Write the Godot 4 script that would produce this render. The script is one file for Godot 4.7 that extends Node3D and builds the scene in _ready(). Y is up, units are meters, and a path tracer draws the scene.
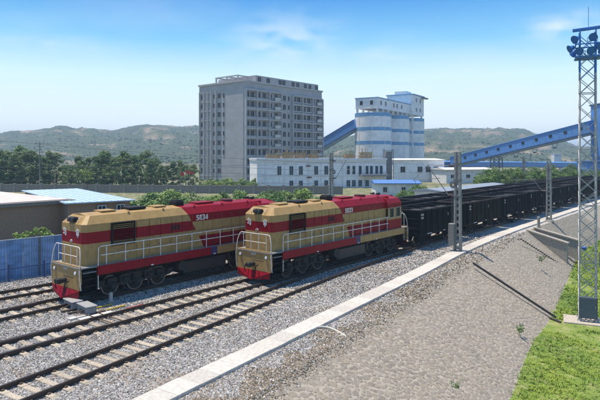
extends Node3D
# World: camera at x = 0, z = 0; rail top is y = 0; depth d runs along -z.

const EYE := 7.5
const FOC := 550.0          # focal length in pixels of the 600 x 400 photograph
const HORIZON := 155.0

class MB:
	var v := PackedVector3Array()
	var n := PackedVector3Array()
	func tri(a: Vector3, b: Vector3, c: Vector3) -> void:
		var m := (b - a).cross(c - a).normalized()
		v.append(a); v.append(c); v.append(b)
		n.append(m); n.append(m); n.append(m)
	func trin(a: Vector3, b: Vector3, c: Vector3, na: Vector3, nb: Vector3, nc: Vector3) -> void:
		v.append(a); v.append(c); v.append(b)
		n.append(na); n.append(nc); n.append(nb)
	func quad(a: Vector3, b: Vector3, c: Vector3, d: Vector3) -> void:
		tri(a, b, c); tri(a, c, d)
	# a quad turned so that it looks towards 'out'
	func quad_to(a: Vector3, b: Vector3, c: Vector3, d: Vector3, out: Vector3) -> void:
		if (b - a).cross(c - a).dot(out) < 0.0:
			quad(a, d, c, b)
		else:
			quad(a, b, c, d)
	func hex(p: Array) -> void:   # 8 corners: bottom 0..3 counter-clockwise from above, top 4..7
		var mid := Vector3.ZERO
		for q in p: mid += q / 8.0
		for f in [[0, 1, 2, 3], [4, 5, 6, 7], [0, 1, 5, 4], [1, 2, 6, 5], [2, 3, 7, 6], [3, 0, 4, 7]]:
			var fc: Vector3 = (p[f[0]] + p[f[1]] + p[f[2]] + p[f[3]]) / 4.0
			quad_to(p[f[0]], p[f[1]], p[f[2]], p[f[3]], fc - mid)
	func box(c: Vector3, s: Vector3, b := Basis.IDENTITY) -> void:
		var h := s / 2.0
		var p := []
		for y in [-1, 1]:
			for q in [[-1, -1], [1, -1], [1, 1], [-1, 1]]:
				p.append(c + b * Vector3(q[0] * h.x, y * h.y, q[1] * h.z))
		hex(p)
	func cbox(c: Vector3, s: Vector3, e: float, b := Basis.IDENTITY) -> void:   # box with chamfered edges
		var h := s / 2.0
		for ax in 3:
			var u := (ax + 1) % 3
			var w := (ax + 2) % 3
			for sg in [-1.0, 1.0]:
				var pts := []
				for q in [[-1.0, -1.0], [1.0, -1.0], [1.0, 1.0], [-1.0, 1.0]]:
					var p := Vector3.ZERO
					p[ax] = sg * h[ax]; p[u] = q[0] * (h[u] - e); p[w] = q[1] * (h[w] - e)
					pts.append(c + b * p)
				var o := Vector3.ZERO
				o[ax] = sg
				quad_to(pts[0], pts[1], pts[2], pts[3], b * o)
			for su in [-1.0, 1.0]:
				for sw in [-1.0, 1.0]:
					var pts := []
					for q in [[-1.0, 0], [1.0, 0], [1.0, 1], [-1.0, 1]]:
						var p := Vector3.ZERO
						p[ax] = q[0] * (h[ax] - e)
						p[u] = su * (h[u] - (e if q[1] == 0 else 0.0))
						p[w] = sw * (h[w] - (0.0 if q[1] == 0 else e))
						pts.append(c + b * p)
					var o := Vector3.ZERO
					o[u] = su; o[w] = sw
					quad_to(pts[0], pts[1], pts[2], pts[3], b * o)
		for sx in [-1.0, 1.0]:
			for sy in [-1.0, 1.0]:
				for sz in [-1.0, 1.0]:
					var a := c + b * Vector3(sx * h.x, sy * (h.y - e), sz * (h.z - e))
					var d := c + b * Vector3(sx * (h.x - e), sy * h.y, sz * (h.z - e))
					var f := c + b * Vector3(sx * (h.x - e), sy * (h.y - e), sz * h.z)
					if (d - a).cross(f - a).dot(b * Vector3(sx, sy, sz)) > 0: tri(a, d, f)
					else: tri(a, f, d)
	func frame_of(dir: Vector3) -> Basis:
		var up := Vector3.UP if absf(dir.y) < 0.95 else Vector3.RIGHT
		var x := up.cross(dir).normalized()
		return Basis(x, dir.cross(x).normalized(), dir)
	func bar(a: Vector3, b: Vector3, w: float, h: float) -> void:   # w sideways, h upwards
		var d := b - a
		box((a + b) / 2.0, Vector3(w, h, d.length()), frame_of(d.normalized()))
	func tube(a: Vector3, b: Vector3, r: float, k := 8, r2 := -1.0, caps := true) -> void:
		if r2 < 0.0: r2 = r
		var f := frame_of((b - a).normalized())
		for i in k:
			var p := Vector2.from_angle(TAU * i / k)
			var q := Vector2.from_angle(TAU * (i + 1) / k)
			var np := f * Vector3(p.x, p.y, 0)
			var nq := f * Vector3(q.x, q.y, 0)
			trin(a + np * r, a + nq * r, b + nq * r2, np, nq, nq)
			trin(a + np * r, b + nq * r2, b + np * r2, np, nq, np)
			if caps:
				tri(a, a + nq * r, a + np * r)
				tri(b, b + np * r2, b + nq * r2)
	func wire(pts: Array, r: float, k := 5) -> void:
		for i in pts.size() - 1: tube(pts[i], pts[i + 1], r, k, r, true)
	func ring(c: Vector3, axis: Vector3, r0: float, r1: float, w: float, k := 20) -> void:   # flat ring of width w along axis
		var f := frame_of(axis.normalized())
		var o := axis.normalized() * w / 2.0
		for i in k:
			var p := Vector2.from_angle(TAU * i / k)
			var q := Vector2.from_angle(TAU * (i + 1) / k)
			var np := f * Vector3(p.x, p.y, 0)
			var nq := f * Vector3(q.x, q.y, 0)
			trin(c + np * r1 - o, c + nq * r1 - o, c + nq * r1 + o, np, nq, nq)
			trin(c + np * r1 - o, c + nq * r1 + o, c + np * r1 + o, np, nq, np)
			quad_to(c + np * r0 + o, c + np * r1 + o, c + nq * r1 + o, c + nq * r0 + o, o)
			quad_to(c + np * r0 - o, c + np * r1 - o, c + nq * r1 - o, c + nq * r0 - o, -o)
			if r0 > 0.0: quad_to(c + np * r0 - o, c + nq * r0 - o, c + nq * r0 + o, c + np * r0 + o, -np)
	func lathe(prof: Array, k: int, at: Vector3) -> void:   # prof: Vector2(r, y) from bottom to top
		for j in prof.size() - 1:
			var a: Vector2 = prof[j]
			var b: Vector2 = prof[j + 1]
			var sl := Vector2(b.y - a.y, a.x - b.x).normalized()
			for i in k:
				var t0 := TAU * i / k
				var t1 := TAU * (i + 1) / k
				var e0 := Vector3(cos(t0), 0, sin(t0))
				var e1 := Vector3(cos(t1), 0, sin(t1))
				var n0 := e0 * sl.x + Vector3.UP * sl.y
				var n1 := e1 * sl.x + Vector3.UP * sl.y
				var p00 := at + e0 * a.x + Vector3.UP * a.y
				var p10 := at + e1 * a.x + Vector3.UP * a.y
				var p01 := at + e0 * b.x + Vector3.UP * b.y
				var p11 := at + e1 * b.x + Vector3.UP * b.y
				if a.x > 0.0: trin(p00, p11, p10, n0, n1, n1)
				if b.x > 0.0: trin(p00, p01, p11, n0, n0, n1)
	func prism(poly: PackedVector2Array, o: Vector3, ux: Vector3, uy: Vector3, depth: Vector3) -> void:   # polygon extruded by depth
		var ids := Geometry2D.triangulate_polygon(poly)
		for sidev in 2:
			var sh := depth * float(sidev)
			var out := depth if sidev == 1 else -depth
			for i in range(0, ids.size(), 3):
				var a := o + ux * poly[ids[i]].x + uy * poly[ids[i]].y + sh
				var b := o + ux * poly[ids[i + 1]].x + uy * poly[ids[i + 1]].y + sh
				var c := o + ux * poly[ids[i + 2]].x + uy * poly[ids[i + 2]].y + sh
				if (b - a).cross(c - a).dot(out) > 0: tri(a, b, c)
				else: tri(a, c, b)
		var ccw := not Geometry2D.is_polygon_clockwise(poly)
		for i in poly.size():
			var p := poly[i]
			var q := poly[(i + 1) % poly.size()]
			var e := (q - p)
			var o2 := Vector2(e.y, -e.x) if ccw else Vector2(-e.y, e.x)
			quad_to(o + ux * p.x + uy * p.y, o + ux * q.x + uy * q.y, o + ux * q.x + uy * q.y + depth, o + ux * p.x + uy * p.y + depth, ux * o2.x + uy * o2.y)
	func flat(poly: PackedVector2Array, o: Vector3, ux: Vector3, uy: Vector3, out: Vector3) -> void:
		var ids := Geometry2D.triangulate_polygon(poly)
		for i in range(0, ids.size(), 3):
			var a := o + ux * poly[ids[i]].x + uy * poly[ids[i]].y
			var b := o + ux * poly[ids[i + 1]].x + uy * poly[ids[i + 1]].y
			var c := o + ux * poly[ids[i + 2]].x + uy * poly[ids[i + 2]].y
			if (b - a).cross(c - a).dot(out) > 0: tri(a, b, c)
			else: tri(a, c, b)
	func add(o: MB, t: Transform3D) -> void:
		var nb := t.basis.inverse().transposed()
		for i in o.v.size():
			v.append(t * o.v[i]); n.append((nb * o.n[i]).normalized())

var rng := RandomNumberGenerator.new()
var mats := {}
var texs := {}
var used := {}

func W(x: float, h: float, d: float) -> Vector3: return Vector3(x, h, -d)
func back(px: float, py: float, h: float) -> Vector3:   # point at height h seen at a place of the photograph: used while surveying the place
	var d := FOC * (EYE - h) / (py - HORIZON)
	return Vector3((px - 300.0) * d / FOC, h, -d)
func seen(p: Vector3) -> bool:
	var d := -p.z
	if d < 2.0: return false
	var x := 300.0 + FOC * p.x / d
	var y := HORIZON + FOC * (EYE - p.y) / d
	return x > -8 and x < 608 and y > -8 and y < 408

func numbered(called: String) -> String:
	if not used.has(called):
		used[called] = 0
		return called
	used[called] += 1
	return "%s_%03d" % [called, used[called]]
func mesh_of(parts: Array) -> ArrayMesh:   # [[MB, material], ...] one surface each
	var m := ArrayMesh.new()
	for p in parts:
		var b: MB = p[0]
		if b.v.is_empty(): continue
		var a := []
		a.resize(Mesh.ARRAY_MAX)
		a[Mesh.ARRAY_VERTEX] = b.v
		a[Mesh.ARRAY_NORMAL] = b.n
		m.add_surface_from_arrays(Mesh.PRIMITIVE_TRIANGLES, a)
		m.surface_set_material(m.get_surface_count() - 1, p[1])
	return m
func inst(called: String, m: Mesh, parent: Node, at := Transform3D.IDENTITY) -> MeshInstance3D:
	var o := MeshInstance3D.new()
	o.mesh = m
	o.name = numbered(called) if parent == self else called
	o.transform = at
	parent.add_child(o, true)
	return o
func part(called: String, b: MB, m: Material, parent: Node, at := Transform3D.IDENTITY) -> MeshInstance3D:
	return inst(called, mesh_of([[b, m]]), parent, at)
func tag(o: Node, label: String, category: String, group := "") -> Node:
	o.set_meta("label", label)
	if category: o.set_meta("category", category)
	if group: o.set_meta("group", group)
	return o
func thing(called: String, label: String, category: String, at := Transform3D.IDENTITY, group := "") -> Node3D:
	var o := Node3D.new()
	o.name = numbered(called)
	o.transform = at
	add_child(o)
	tag(o, label, category, group)
	return o
func structure(o: Node, label := "") -> Node:
	o.set_meta("kind", "structure")
	if label: o.set_meta("label", label)
	return o
func stuff(o: Node, label: String, category := "") -> Node:
	o.set_meta("kind", "stuff")
	o.set_meta("label", label)
	if category: o.set_meta("category", category)
	return o
func copy_of(o: Node3D, at: Transform3D, label: String, group := "") -> Node3D:
	var c: Node3D = o.duplicate()
	var base := String(o.name)
	if base.length() > 4 and base[-4] == "_" and base.right(3).is_valid_int(): base = base.left(-4)
	c.name = numbered(base)
	add_child(c)
	c.transform = at
	c.set_meta("label", label)
	if group: c.set_meta("group", group)
	return c
const ORD := ["first", "second", "third", "fourth", "fifth", "sixth", "seventh", "eighth", "ninth", "tenth", "eleventh", "twelfth", "thirteenth", "fourteenth", "fifteenth", "sixteenth", "seventeenth", "eighteenth", "nineteenth", "twentieth"]
func nth(i: int) -> String:
	if i < 20: return ORD[i]
	var tens: String = ["twenty", "thirty", "forty", "fifty"][(i + 1) / 10 - 2]
	if (i + 1) % 10 == 0: return ["twentieth", "thirtieth", "fortieth", "fiftieth"][(i + 1) / 10 - 2]
	return tens + "-" + ORD[(i + 1) % 10 - 1]

# ---------- textures and materials ----------
func noise_image(size: int, seed_: int, freq: float, octaves: int, lo: float, hi: float, kind := FastNoiseLite.TYPE_SIMPLEX_SMOOTH, gain := 0.5) -> Image:
	var f := FastNoiseLite.new()
	f.seed = seed_
	f.noise_type = kind
	f.frequency = freq
	f.fractal_type = FastNoiseLite.FRACTAL_FBM if octaves > 1 else FastNoiseLite.FRACTAL_NONE
	f.fractal_octaves = octaves
	f.fractal_gain = gain
	var im := f.get_seamless_image(size, size)
	im.convert(Image.FORMAT_L8)
	var d := im.get_data()
	for i in d.size():
		d[i] = int(clampf(lo + (hi - lo) * d[i] / 255.0, 0, 1) * 255.0)
	return Image.create_from_data(size, size, false, Image.FORMAT_L8, d)
func tex(called: String) -> Texture2D:
	if texs.has(called): return texs[called]
	var im: Image
	match called:
		"grain": im = noise_image(512, 3, 0.02, 6, 0.62, 1.12, FastNoiseLite.TYPE_SIMPLEX_SMOOTH, 0.65)
		"soft": im = noise_image(512, 5, 0.008, 5, 0.75, 1.08, FastNoiseLite.TYPE_SIMPLEX_SMOOTH, 0.55)
		"faint": im = noise_image(512, 6, 0.012, 6, 0.86, 1.06, FastNoiseLite.TYPE_SIMPLEX_SMOOTH, 0.6)
		"speck": im = noise_image(512, 7, 0.09, 3, 0.25, 1.25, FastNoiseLite.TYPE_CELLULAR)
		"bump": im = noise_image(512, 9, 0.05, 5, 0.0, 1.0, FastNoiseLite.TYPE_SIMPLEX_SMOOTH, 0.6)
		"streak":
			im = noise_image(512, 13, 0.03, 5, 0.66, 1.1, FastNoiseLite.TYPE_SIMPLEX_SMOOTH, 0.6)
	var t := ImageTexture.create_from_image(im)
	texs[called] = t
	return t
func two_tone(called: String, a: Color, b: Color, c: Color, seed_: int, freq: float, sharp: float, octaves := 6, size := 1024) -> Texture2D:
	# linear colours a -> b -> c mixed by noise; stored as sRGB
	if texs.has(called): return texs[called]
	var im := noise_image(size, seed_, freq, octaves, 0, 1, FastNoiseLite.TYPE_SIMPLEX_SMOOTH, 0.6)
	var fine := noise_image(size, seed_ + 1, freq * 9.0, 4, 0.72, 1.18, FastNoiseLite.TYPE_SIMPLEX_SMOOTH, 0.7)
	var s := im.get_data()
	var f := fine.get_data()
	var lut := []
	for i in 256:
		var t := clampf((i / 255.0 - 0.5) * sharp + 0.5, 0, 1)
		lut.append(a.lerp(b, t * 2.0) if t < 0.5 else b.lerp(c, t * 2.0 - 1.0))
	var out := PackedByteArray()
	out.resize(size * size * 3)
	for i in size * size:
		var col: Color = lut[s[i]]
		var k := f[i] / 255.0 * 1.15
		var g := Color(minf(col.r * k, 1), minf(col.g * k, 1), minf(col.b * k, 1)).linear_to_srgb()
		out[i * 3] = int(g.r * 255); out[i * 3 + 1] = int(g.g * 255); out[i * 3 + 2] = int(g.b * 255)
	var t := ImageTexture.create_from_image(Image.create_from_data(size, size, false, Image.FORMAT_RGB8, out))
	texs[called] = t
	return t
# a material of a linear base colour, with grain in world space
func M(called: String, c: Color, rough := 0.8, metal := 0.0, grain := "grain", scale := 0.5, world := true) -> StandardMaterial3D:
	if mats.has(called): return mats[called]
	var m := StandardMaterial3D.new()
	m.resource_name = called
	m.albedo_color = c.linear_to_srgb()
	m.roughness = rough
	m.metallic = metal
	if called.begins_with("wagon_"): m.metallic_specular = 0.15
	if called.begins_with("loco_"): m.metallic_specular = 0.3
	if grain:
		m.albedo_texture = tex(grain)
		m.uv1_triplanar = true
		m.uv1_world_triplanar = world
		m.uv1_scale = Vector3.ONE * scale
	mats[called] = m
	return m
func textured(called: String, t: Texture2D, rough: float, scale: float, relief := 0.0) -> StandardMaterial3D:
	if mats.has(called): return mats[called]
	var m := StandardMaterial3D.new()
	m.resource_name = called
	m.albedo_texture = t
	m.roughness = rough
	m.uv1_triplanar = true
	m.uv1_world_triplanar = true
	m.uv1_scale = Vector3.ONE * scale
	if relief > 0.0:
		m.heightmap_enabled = true
		m.heightmap_texture = tex("bump")
		m.heightmap_scale = relief
	mats[called] = m
	return m
func glass(called: String, c: Color, rough := 0.08) -> StandardMaterial3D:
	if mats.has(called): return mats[called]
	var m := StandardMaterial3D.new()
	m.resource_name = called
	m.albedo_color = c.linear_to_srgb()
	m.roughness = rough
	m.metallic_specular = 0.3
	mats[called] = m
	return m

# ---------- polylines on the plan: Vector2(x, d) ----------
func along(pl: Array, s: float) -> Array:   # [point, direction] at arc length s, past the ends too
	var i := 0
	while i < pl.size() - 2:
		var l: float = pl[i].distance_to(pl[i + 1])
		if s <= l: break
		s -= l
		i += 1
	var dir: Vector2 = (pl[i + 1] - pl[i]).normalized()
	return [pl[i] + dir * s, dir]
func length_of(pl: Array) -> float:
	var l := 0.0
	for i in pl.size() - 1: l += pl[i].distance_to(pl[i + 1])
	return l
func smooth(pl: Array, step := 0.5) -> Array:   # Catmull-Rom through the points
	var out := []
	for i in pl.size() - 1:
		var p0: Vector2 = pl[maxi(i - 1, 0)] if i > 0 else pl[0] * 2.0 - pl[1]
		var p3: Vector2 = pl[i + 2] if i + 2 < pl.size() else pl[i + 1] * 2.0 - pl[i]
		var k := maxi(1, int(pl[i].distance_to(pl[i + 1]) / step))
		for j in k: out.append(pl[i].cubic_interpolate(pl[i + 1], p0, p3, float(j) / k))
	out.append(pl[-1])
	return out
func nearest(pl: Array, p: Vector2) -> float:
	var best := 1e9
	for i in pl.size() - 1:
		best = minf(best, p.distance_to(Geometry2D.get_closest_point_to_segment(p, pl[i], pl[i + 1])))
	return best
func s_of(pl: Array, p: Vector2) -> float:   # arc length of the point of pl nearest to p
	var best := 1e9
	var at := 0.0
	var run := 0.0
	for i in pl.size() - 1:
		var q := Geometry2D.get_closest_point_to_segment(p, pl[i], pl[i + 1])
		if p.distance_to(q) < best:
			best = p.distance_to(q)
			at = run + pl[i].distance_to(q)
		run += pl[i].distance_to(pl[i + 1])
	return at
func on_track(pl: Array, s: float, h := 0.0, side := 0.0) -> Transform3D:   # local x runs along the track, local z to its right
	var a := along(pl, s)
	var dir: Vector2 = a[1]
	var x := Vector3(dir.x, 0, -dir.y)
	var z := Vector3(dir.y, 0, dir.x)
	return Transform3D(Basis(x, Vector3.UP, z), W(a[0].x, h, a[0].y) + z * side)
func between(a: Vector3, b: Vector3) -> Transform3D:   # local x from a towards b on the level
	var x := Vector3(b.x - a.x, 0, b.z - a.z).normalized()
	return Transform3D(Basis(x, Vector3.UP, x.cross(Vector3.UP)), a)

# ---------- the lines of the place, on plan ----------
var T1: Array
var T2: Array
var T3: Array
var T4: Array
var STRIP: Array      # right edge of the concrete cover strip
var TOP: Array        # upper edge of the paved slope
var FOOT: Array       # its foot

func V(x: float, d: float) -> Vector2: return Vector2(x, d)
func ext(p: Vector2, deg: float, l: float) -> Vector2: return p + Vector2(sin(deg_to_rad(deg)), cos(deg_to_rad(deg))) * l

func survey() -> void:
	var a := V(-2.85, 32.65)
	var b := ext(a, 41.5, 17)
	var c := ext(b, 40.3, 12)
	var e := ext(c, 39, 20)
	T2 = smooth([V(-20.6, 9.6), V(-15.9, 15.8), V(-11.75, 21.4), V(-9.05, 24.85), V(-5.98, 28.75), a, ext(a, 41.5, 8), b, c, e, ext(e, 38.5, 60), ext(e, 38.5, 190)])
	var f := V(-11.9, 28.8)
	var g := ext(f, 40, 20)
	T3 = smooth([V(-24.2, 13), V(-18.9, 20), V(-14.2, 25.95), f, ext(f, 40, 10), g, ext(g, 39, 40), ext(g, 38.5, 220)])
	T4 = smooth([V(-33, 13.5), V(-22.4, 23.4), V(-16.3, 29.4), V(-13.4, 32.6), ext(V(-13.4, 32.6), 40.5, 15), ext(V(-13.4, 32.6), 39.6, 40), ext(V(-13.4, 32.6), 38.9, 240)])
	T1 = smooth([V(-16.6, 4.9), V(-12.9, 11.1), V(-9.24, 17.23), V(-5.6, 23.2), V(-2.19, 28.76), V(1.1, 34.1), V(4.55, 39.2), V(7.9, 43.8), along(T2, s_of(T2, V(10.6, 47.9)))[0], along(T2, s_of(T2, V(12.0, 49.5)))[0]])
	STRIP = smooth([V(-11, 6.6), V(-3.3, 18.17), V(0.64, 24.09), V(7.54, 34.55), V(13.2, 43.4), V(20.5, 53.6), V(29.4, 64.9), V(60, 103.3), V(140, 204)], 1.0)
	TOP = smooth([V(-9.5, 4.5), V(-1.56, 17.5), V(5.2, 28.6), V(12.4, 40.5), V(22.0, 54.6), V(30.2, 65.0), V(61, 103.5), V(141, 204)], 1.0)
	FOOT = smooth([V(-3, 2.5), V(9.43, 24.69), V(13.4, 31.8), V(17.0, 37.2), V(24.3, 49.6), V(30.9, 60.5), V(38, 70), V(69, 107), V(150, 205)], 1.0)

func _ready() -> void:
	rng.seed = 41
	# camera, sky, sun, exposure
	var cam := Camera3D.new()
	cam.name = "camera"
	cam.projection = Camera3D.PROJECTION_FRUSTUM
	cam.near = 0.1
	cam.far = 6000.0
	cam.size = 0.1 * 400.0 / FOC
	cam.frustum_offset = Vector2(0, -0.1 * (200.0 - HORIZON) / FOC)
	cam.position = Vector3(0, EYE, 0)
	add_child(cam)
	cam.current = true
	var sun := DirectionalLight3D.new()
	sun.name = "sun"
	sun.light_energy = 1.35
	sun.light_color = Color(1.0, 0.94, 0.86)
	sun.light_angular_distance = 0.55
	sun.shadow_enabled = true
	add_child(sun)
	sun.look_at_from_position(Vector3(-26.2, 96.1, -8.8), Vector3.ZERO, Vector3.FORWARD)
	var env := Environment.new()
	env.background_mode = Environment.BG_SKY
	env.sky = make_sky()
	env.background_energy_multiplier = 1.0
	env.tonemap_mode = Environment.TONE_MAPPER_LINEAR
	env.tonemap_exposure = 1.66
	env.fog_enabled = true
	env.fog_density = 0.00048
	env.fog_light_color = Color(0.74, 0.85, 0.95)
	env.sdfgi_enabled = true
	env.ssao_enabled = true
	env.ssil_enabled = true
	var we := WorldEnvironment.new()
	we.name = "environment"
	we.environment = env
	add_child(we)
	survey()
	ground()
	hills()
	ballast()
	slope()
	strip()
	for f in [[T4, "empty siding beside the blue fence, farthest of the four tracks", 0.0, 150.0], [T3, "track that the left locomotive 5834 stands on", 0.0, 190.0], [T2, "track that the right locomotive 5833 stands on", 0.0, 200.0], [T1, "empty curving track nearest the concrete strip, joining the next one", 0.0, 0.0]]:
		track(f[0], f[1], f[3])
	turnout_gear()
	buildings()
	conveyors()
	vegetation()
	var loco := locomotive("5833")
	var at2 := on_track(T2, s_of(T2, V(-2.82, 32.7)) - 0.1)
	loco.transform = at2
	tag(loco, "tan and red diesel locomotive 5833 on the right, ahead of the coal wagons", "locomotive", "hood locomotives")
	loco = locomotive("5834")
	loco.transform = on_track(T3, s_of(T3, V(-11.9, 28.8)) - 0.55)
	tag(loco, "tan and red diesel locomotive 5834 on the left by the blue fence", "locomotive", "hood locomotives")
	wagons()
	fences()
	masts()
	light_tower()
	small_things()

func make_sky() -> Sky:
	# clear summer air: pale at the horizon, blue above, two wisps of cloud
	var w := 2048
	var h := 1024
	var im := Image.create(w, h, false, Image.FORMAT_RGBF)
	var cl := FastNoiseLite.new()
	cl.seed = 8
	cl.frequency = 0.9
	cl.fractal_octaves = 5
	var stops := [[-90.0, Color(0.22, 0.22, 0.21)], [-2.0, Color(0.45, 0.48, 0.49)], [0.0, Color(0.76, 0.79, 0.79)], [2.5, Color(0.71, 0.765, 0.77)], [5.0, Color(0.60, 0.70, 0.72)], [8.0, Color(0.47, 0.645, 0.71)], [11.5, Color(0.165, 0.42, 0.65)], [16.0, Color(0.04, 0.215, 0.53)], [30.0, Color(0.075, 0.22, 0.50)], [90.0, Color(0.09, 0.21, 0.44)]]
	for y in h:
		var el := 90.0 - 180.0 * (y + 0.5) / h
		var c := Color.BLACK
		for i in stops.size() - 1:
			if el <= stops[i + 1][0]:
				var t := clampf((el - stops[i][0]) / (stops[i + 1][0] - stops[i][0]), 0, 1)
				c = stops[i][1].lerp(stops[i + 1][1], t)
				break
		for x in w:
			var az := TAU * (x + 0.5) / w
			var p := Vector3(cos(az) * cos(deg_to_rad(el)), sin(deg_to_rad(el)) * 3.0, sin(az) * cos(deg_to_rad(el)))
			var col := c
			if el > 0.5 and el < 60:
				var k := cl.get_noise_3dv(p * 2.2) * 0.5 + 0.5
				var veil := clampf((k - 0.52) * 2.6, 0, 1) * clampf(el / 6.0, 0, 1) * 0.20
				# wisps: [bearing, height, half width, half height, thickness], in degrees
				for q in [[25.7, 11.9, 2.9, 1.1, 0.75], [-1.6, 11.6, 5.0, 2.3, 0.55], [21.1, 6.3, 1.1, 0.32, 0.6], [9.0, 10.2, 4.0, 1.0, 0.35], [-24.0, 10.5, 5.0, 0.9, 0.25], [60.0, 13.0, 6.0, 2.0, 0.5], [-70.0, 12.0, 7.0, 2.2, 0.5], [140.0, 12.0, 6.0, 2.0, 0.5], [-130.0, 14.0, 7.0, 2.0, 0.5]]:
					var u: float = (wrapf(rad_to_deg(az), -180.0, 180.0) - q[0]) / q[2]
					var t: float = (el - q[1]) / q[3]
					if absf(u) < 2.2 and absf(t) < 2.2:
						var frayed := clampf(cl.get_noise_3dv(p * 14.0) * 1.3 + 0.62, 0, 1)
						veil = maxf(veil, exp(-u * u - t * t) * q[4] * frayed)
				col = c.lerp(Color(0.60, 0.65, 0.69), veil)
			im.set_pixel(x, y, col)
	var m := PanoramaSkyMaterial.new()
	m.panorama = ImageTexture.create_from_image(im)
	m.filter = true
	var s := Sky.new()
	s.sky_material = m
	return s

# ---------- the setting ----------
func lofted(a: Array, ha: float, b: Array, hb: float, n: int, rows: int, wob := 0.0) -> MB:   # sheet between two plan lines; a lies left of b
	var m := MB.new()
	var la := length_of(a)
	var lb := length_of(b)
	var f := FastNoiseLite.new()
	f.frequency = 0.35
	var prev := []
	for i in n + 1:
		var pa: Vector2 = along(a, la * i / n)[0]
		var pb: Vector2 = along(b, lb * i / n)[0]
		var row := []
		for j in rows + 1:
			var t := float(j) / rows
			var p := pa.lerp(pb, t)
			var h := lerpf(ha, hb, t)
			if j > 0 and j < rows: h += f.get_noise_2d(p.x, p.y) * wob
			row.append(W(p.x, h, p.y))
		if i > 0:
			for j in rows: m.quad_to(prev[j], prev[j + 1], row[j + 1], row[j], Vector3.UP)
		prev = row
	return m
func moved(pl: Array, by: float) -> Array:   # line moved sideways (right is positive)
	var out := []
	for i in pl.size():
		var d: Vector2 = (pl[mini(i + 1, pl.size() - 1)] - pl[maxi(i - 1, 0)]).normalized()
		out.append(pl[i] + Vector2(d.y, -d.x) * by)
	return out

func ground() -> void:
	# one sheet out to the horizon: high yard on the left, low meadow on the right, joined under the slope
	var t := TOP.duplicate()
	var b := FOOT.duplicate()
	var dir := Vector2(sin(deg_to_rad(38.5)), cos(deg_to_rad(38.5)))
	for l in [t, b]:
		l.push_front(l[0] - dir * 60.0)
		l.append(l[-1] + dir * 400.0)
		l.append(l[-1] + dir * 3200.0)
	var far := []
	var near := []
	for p in t: far.append(p + Vector2(-dir.y, dir.x) * 3000.0)
	for p in b: near.append(p + Vector2(dir.y, -dir.x) * 3000.0)
	var m := MB.new()
	var inner := moved(t, -4.0)
	var outer := moved(b, 30.0)
	m.add(lofted(far, -0.6, inner, -0.6, 60, 12), Transform3D.IDENTITY)
	m.add(lofted(inner, -0.6, b, -4.4, 160, 1), Transform3D.IDENTITY)
	m.add(lofted(b, -4.4, outer, -3.65, 160, 1), Transform3D.IDENTITY)
	m.add(lofted(outer, -3.65, near, -3.65, 60, 12), Transform3D.IDENTITY)
	var dirt := textured("field_soil", two_tone("field_soil", Color(0.07, 0.10, 0.032), Color(0.125, 0.135, 0.06), Color(0.24, 0.21, 0.14), 21, 0.012, 1.6), 0.95, 0.035)
	structure(part("ground", m, dirt, self))
	# meadow at the foot of the slope, with bare patches
	var meadow := lofted(moved(FOOT, -0.25), -3.5, moved(FOOT, 34.0), -3.5, 110, 12, 0.12)
	var gm := textured("meadow_soil", two_tone("meadow_soil", Color(0.10, 0.16, 0.022), Color(0.14, 0.19, 0.033), Color(0.26, 0.25, 0.12), 33, 0.010, 1.4), 0.95, 0.06)
	structure(part("meadow", meadow, gm, self))
	grass()

func bare(p: Vector2) -> float:   # how bare the meadow is here
	if not patch:
		patch = FastNoiseLite.new()
		patch.seed = 12
		patch.frequency = 0.16
		patch.fractal_octaves = 3
	return patch.get_noise_2d(p.x * 1.2, p.y * 0.55)
var patch: FastNoiseLite

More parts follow.
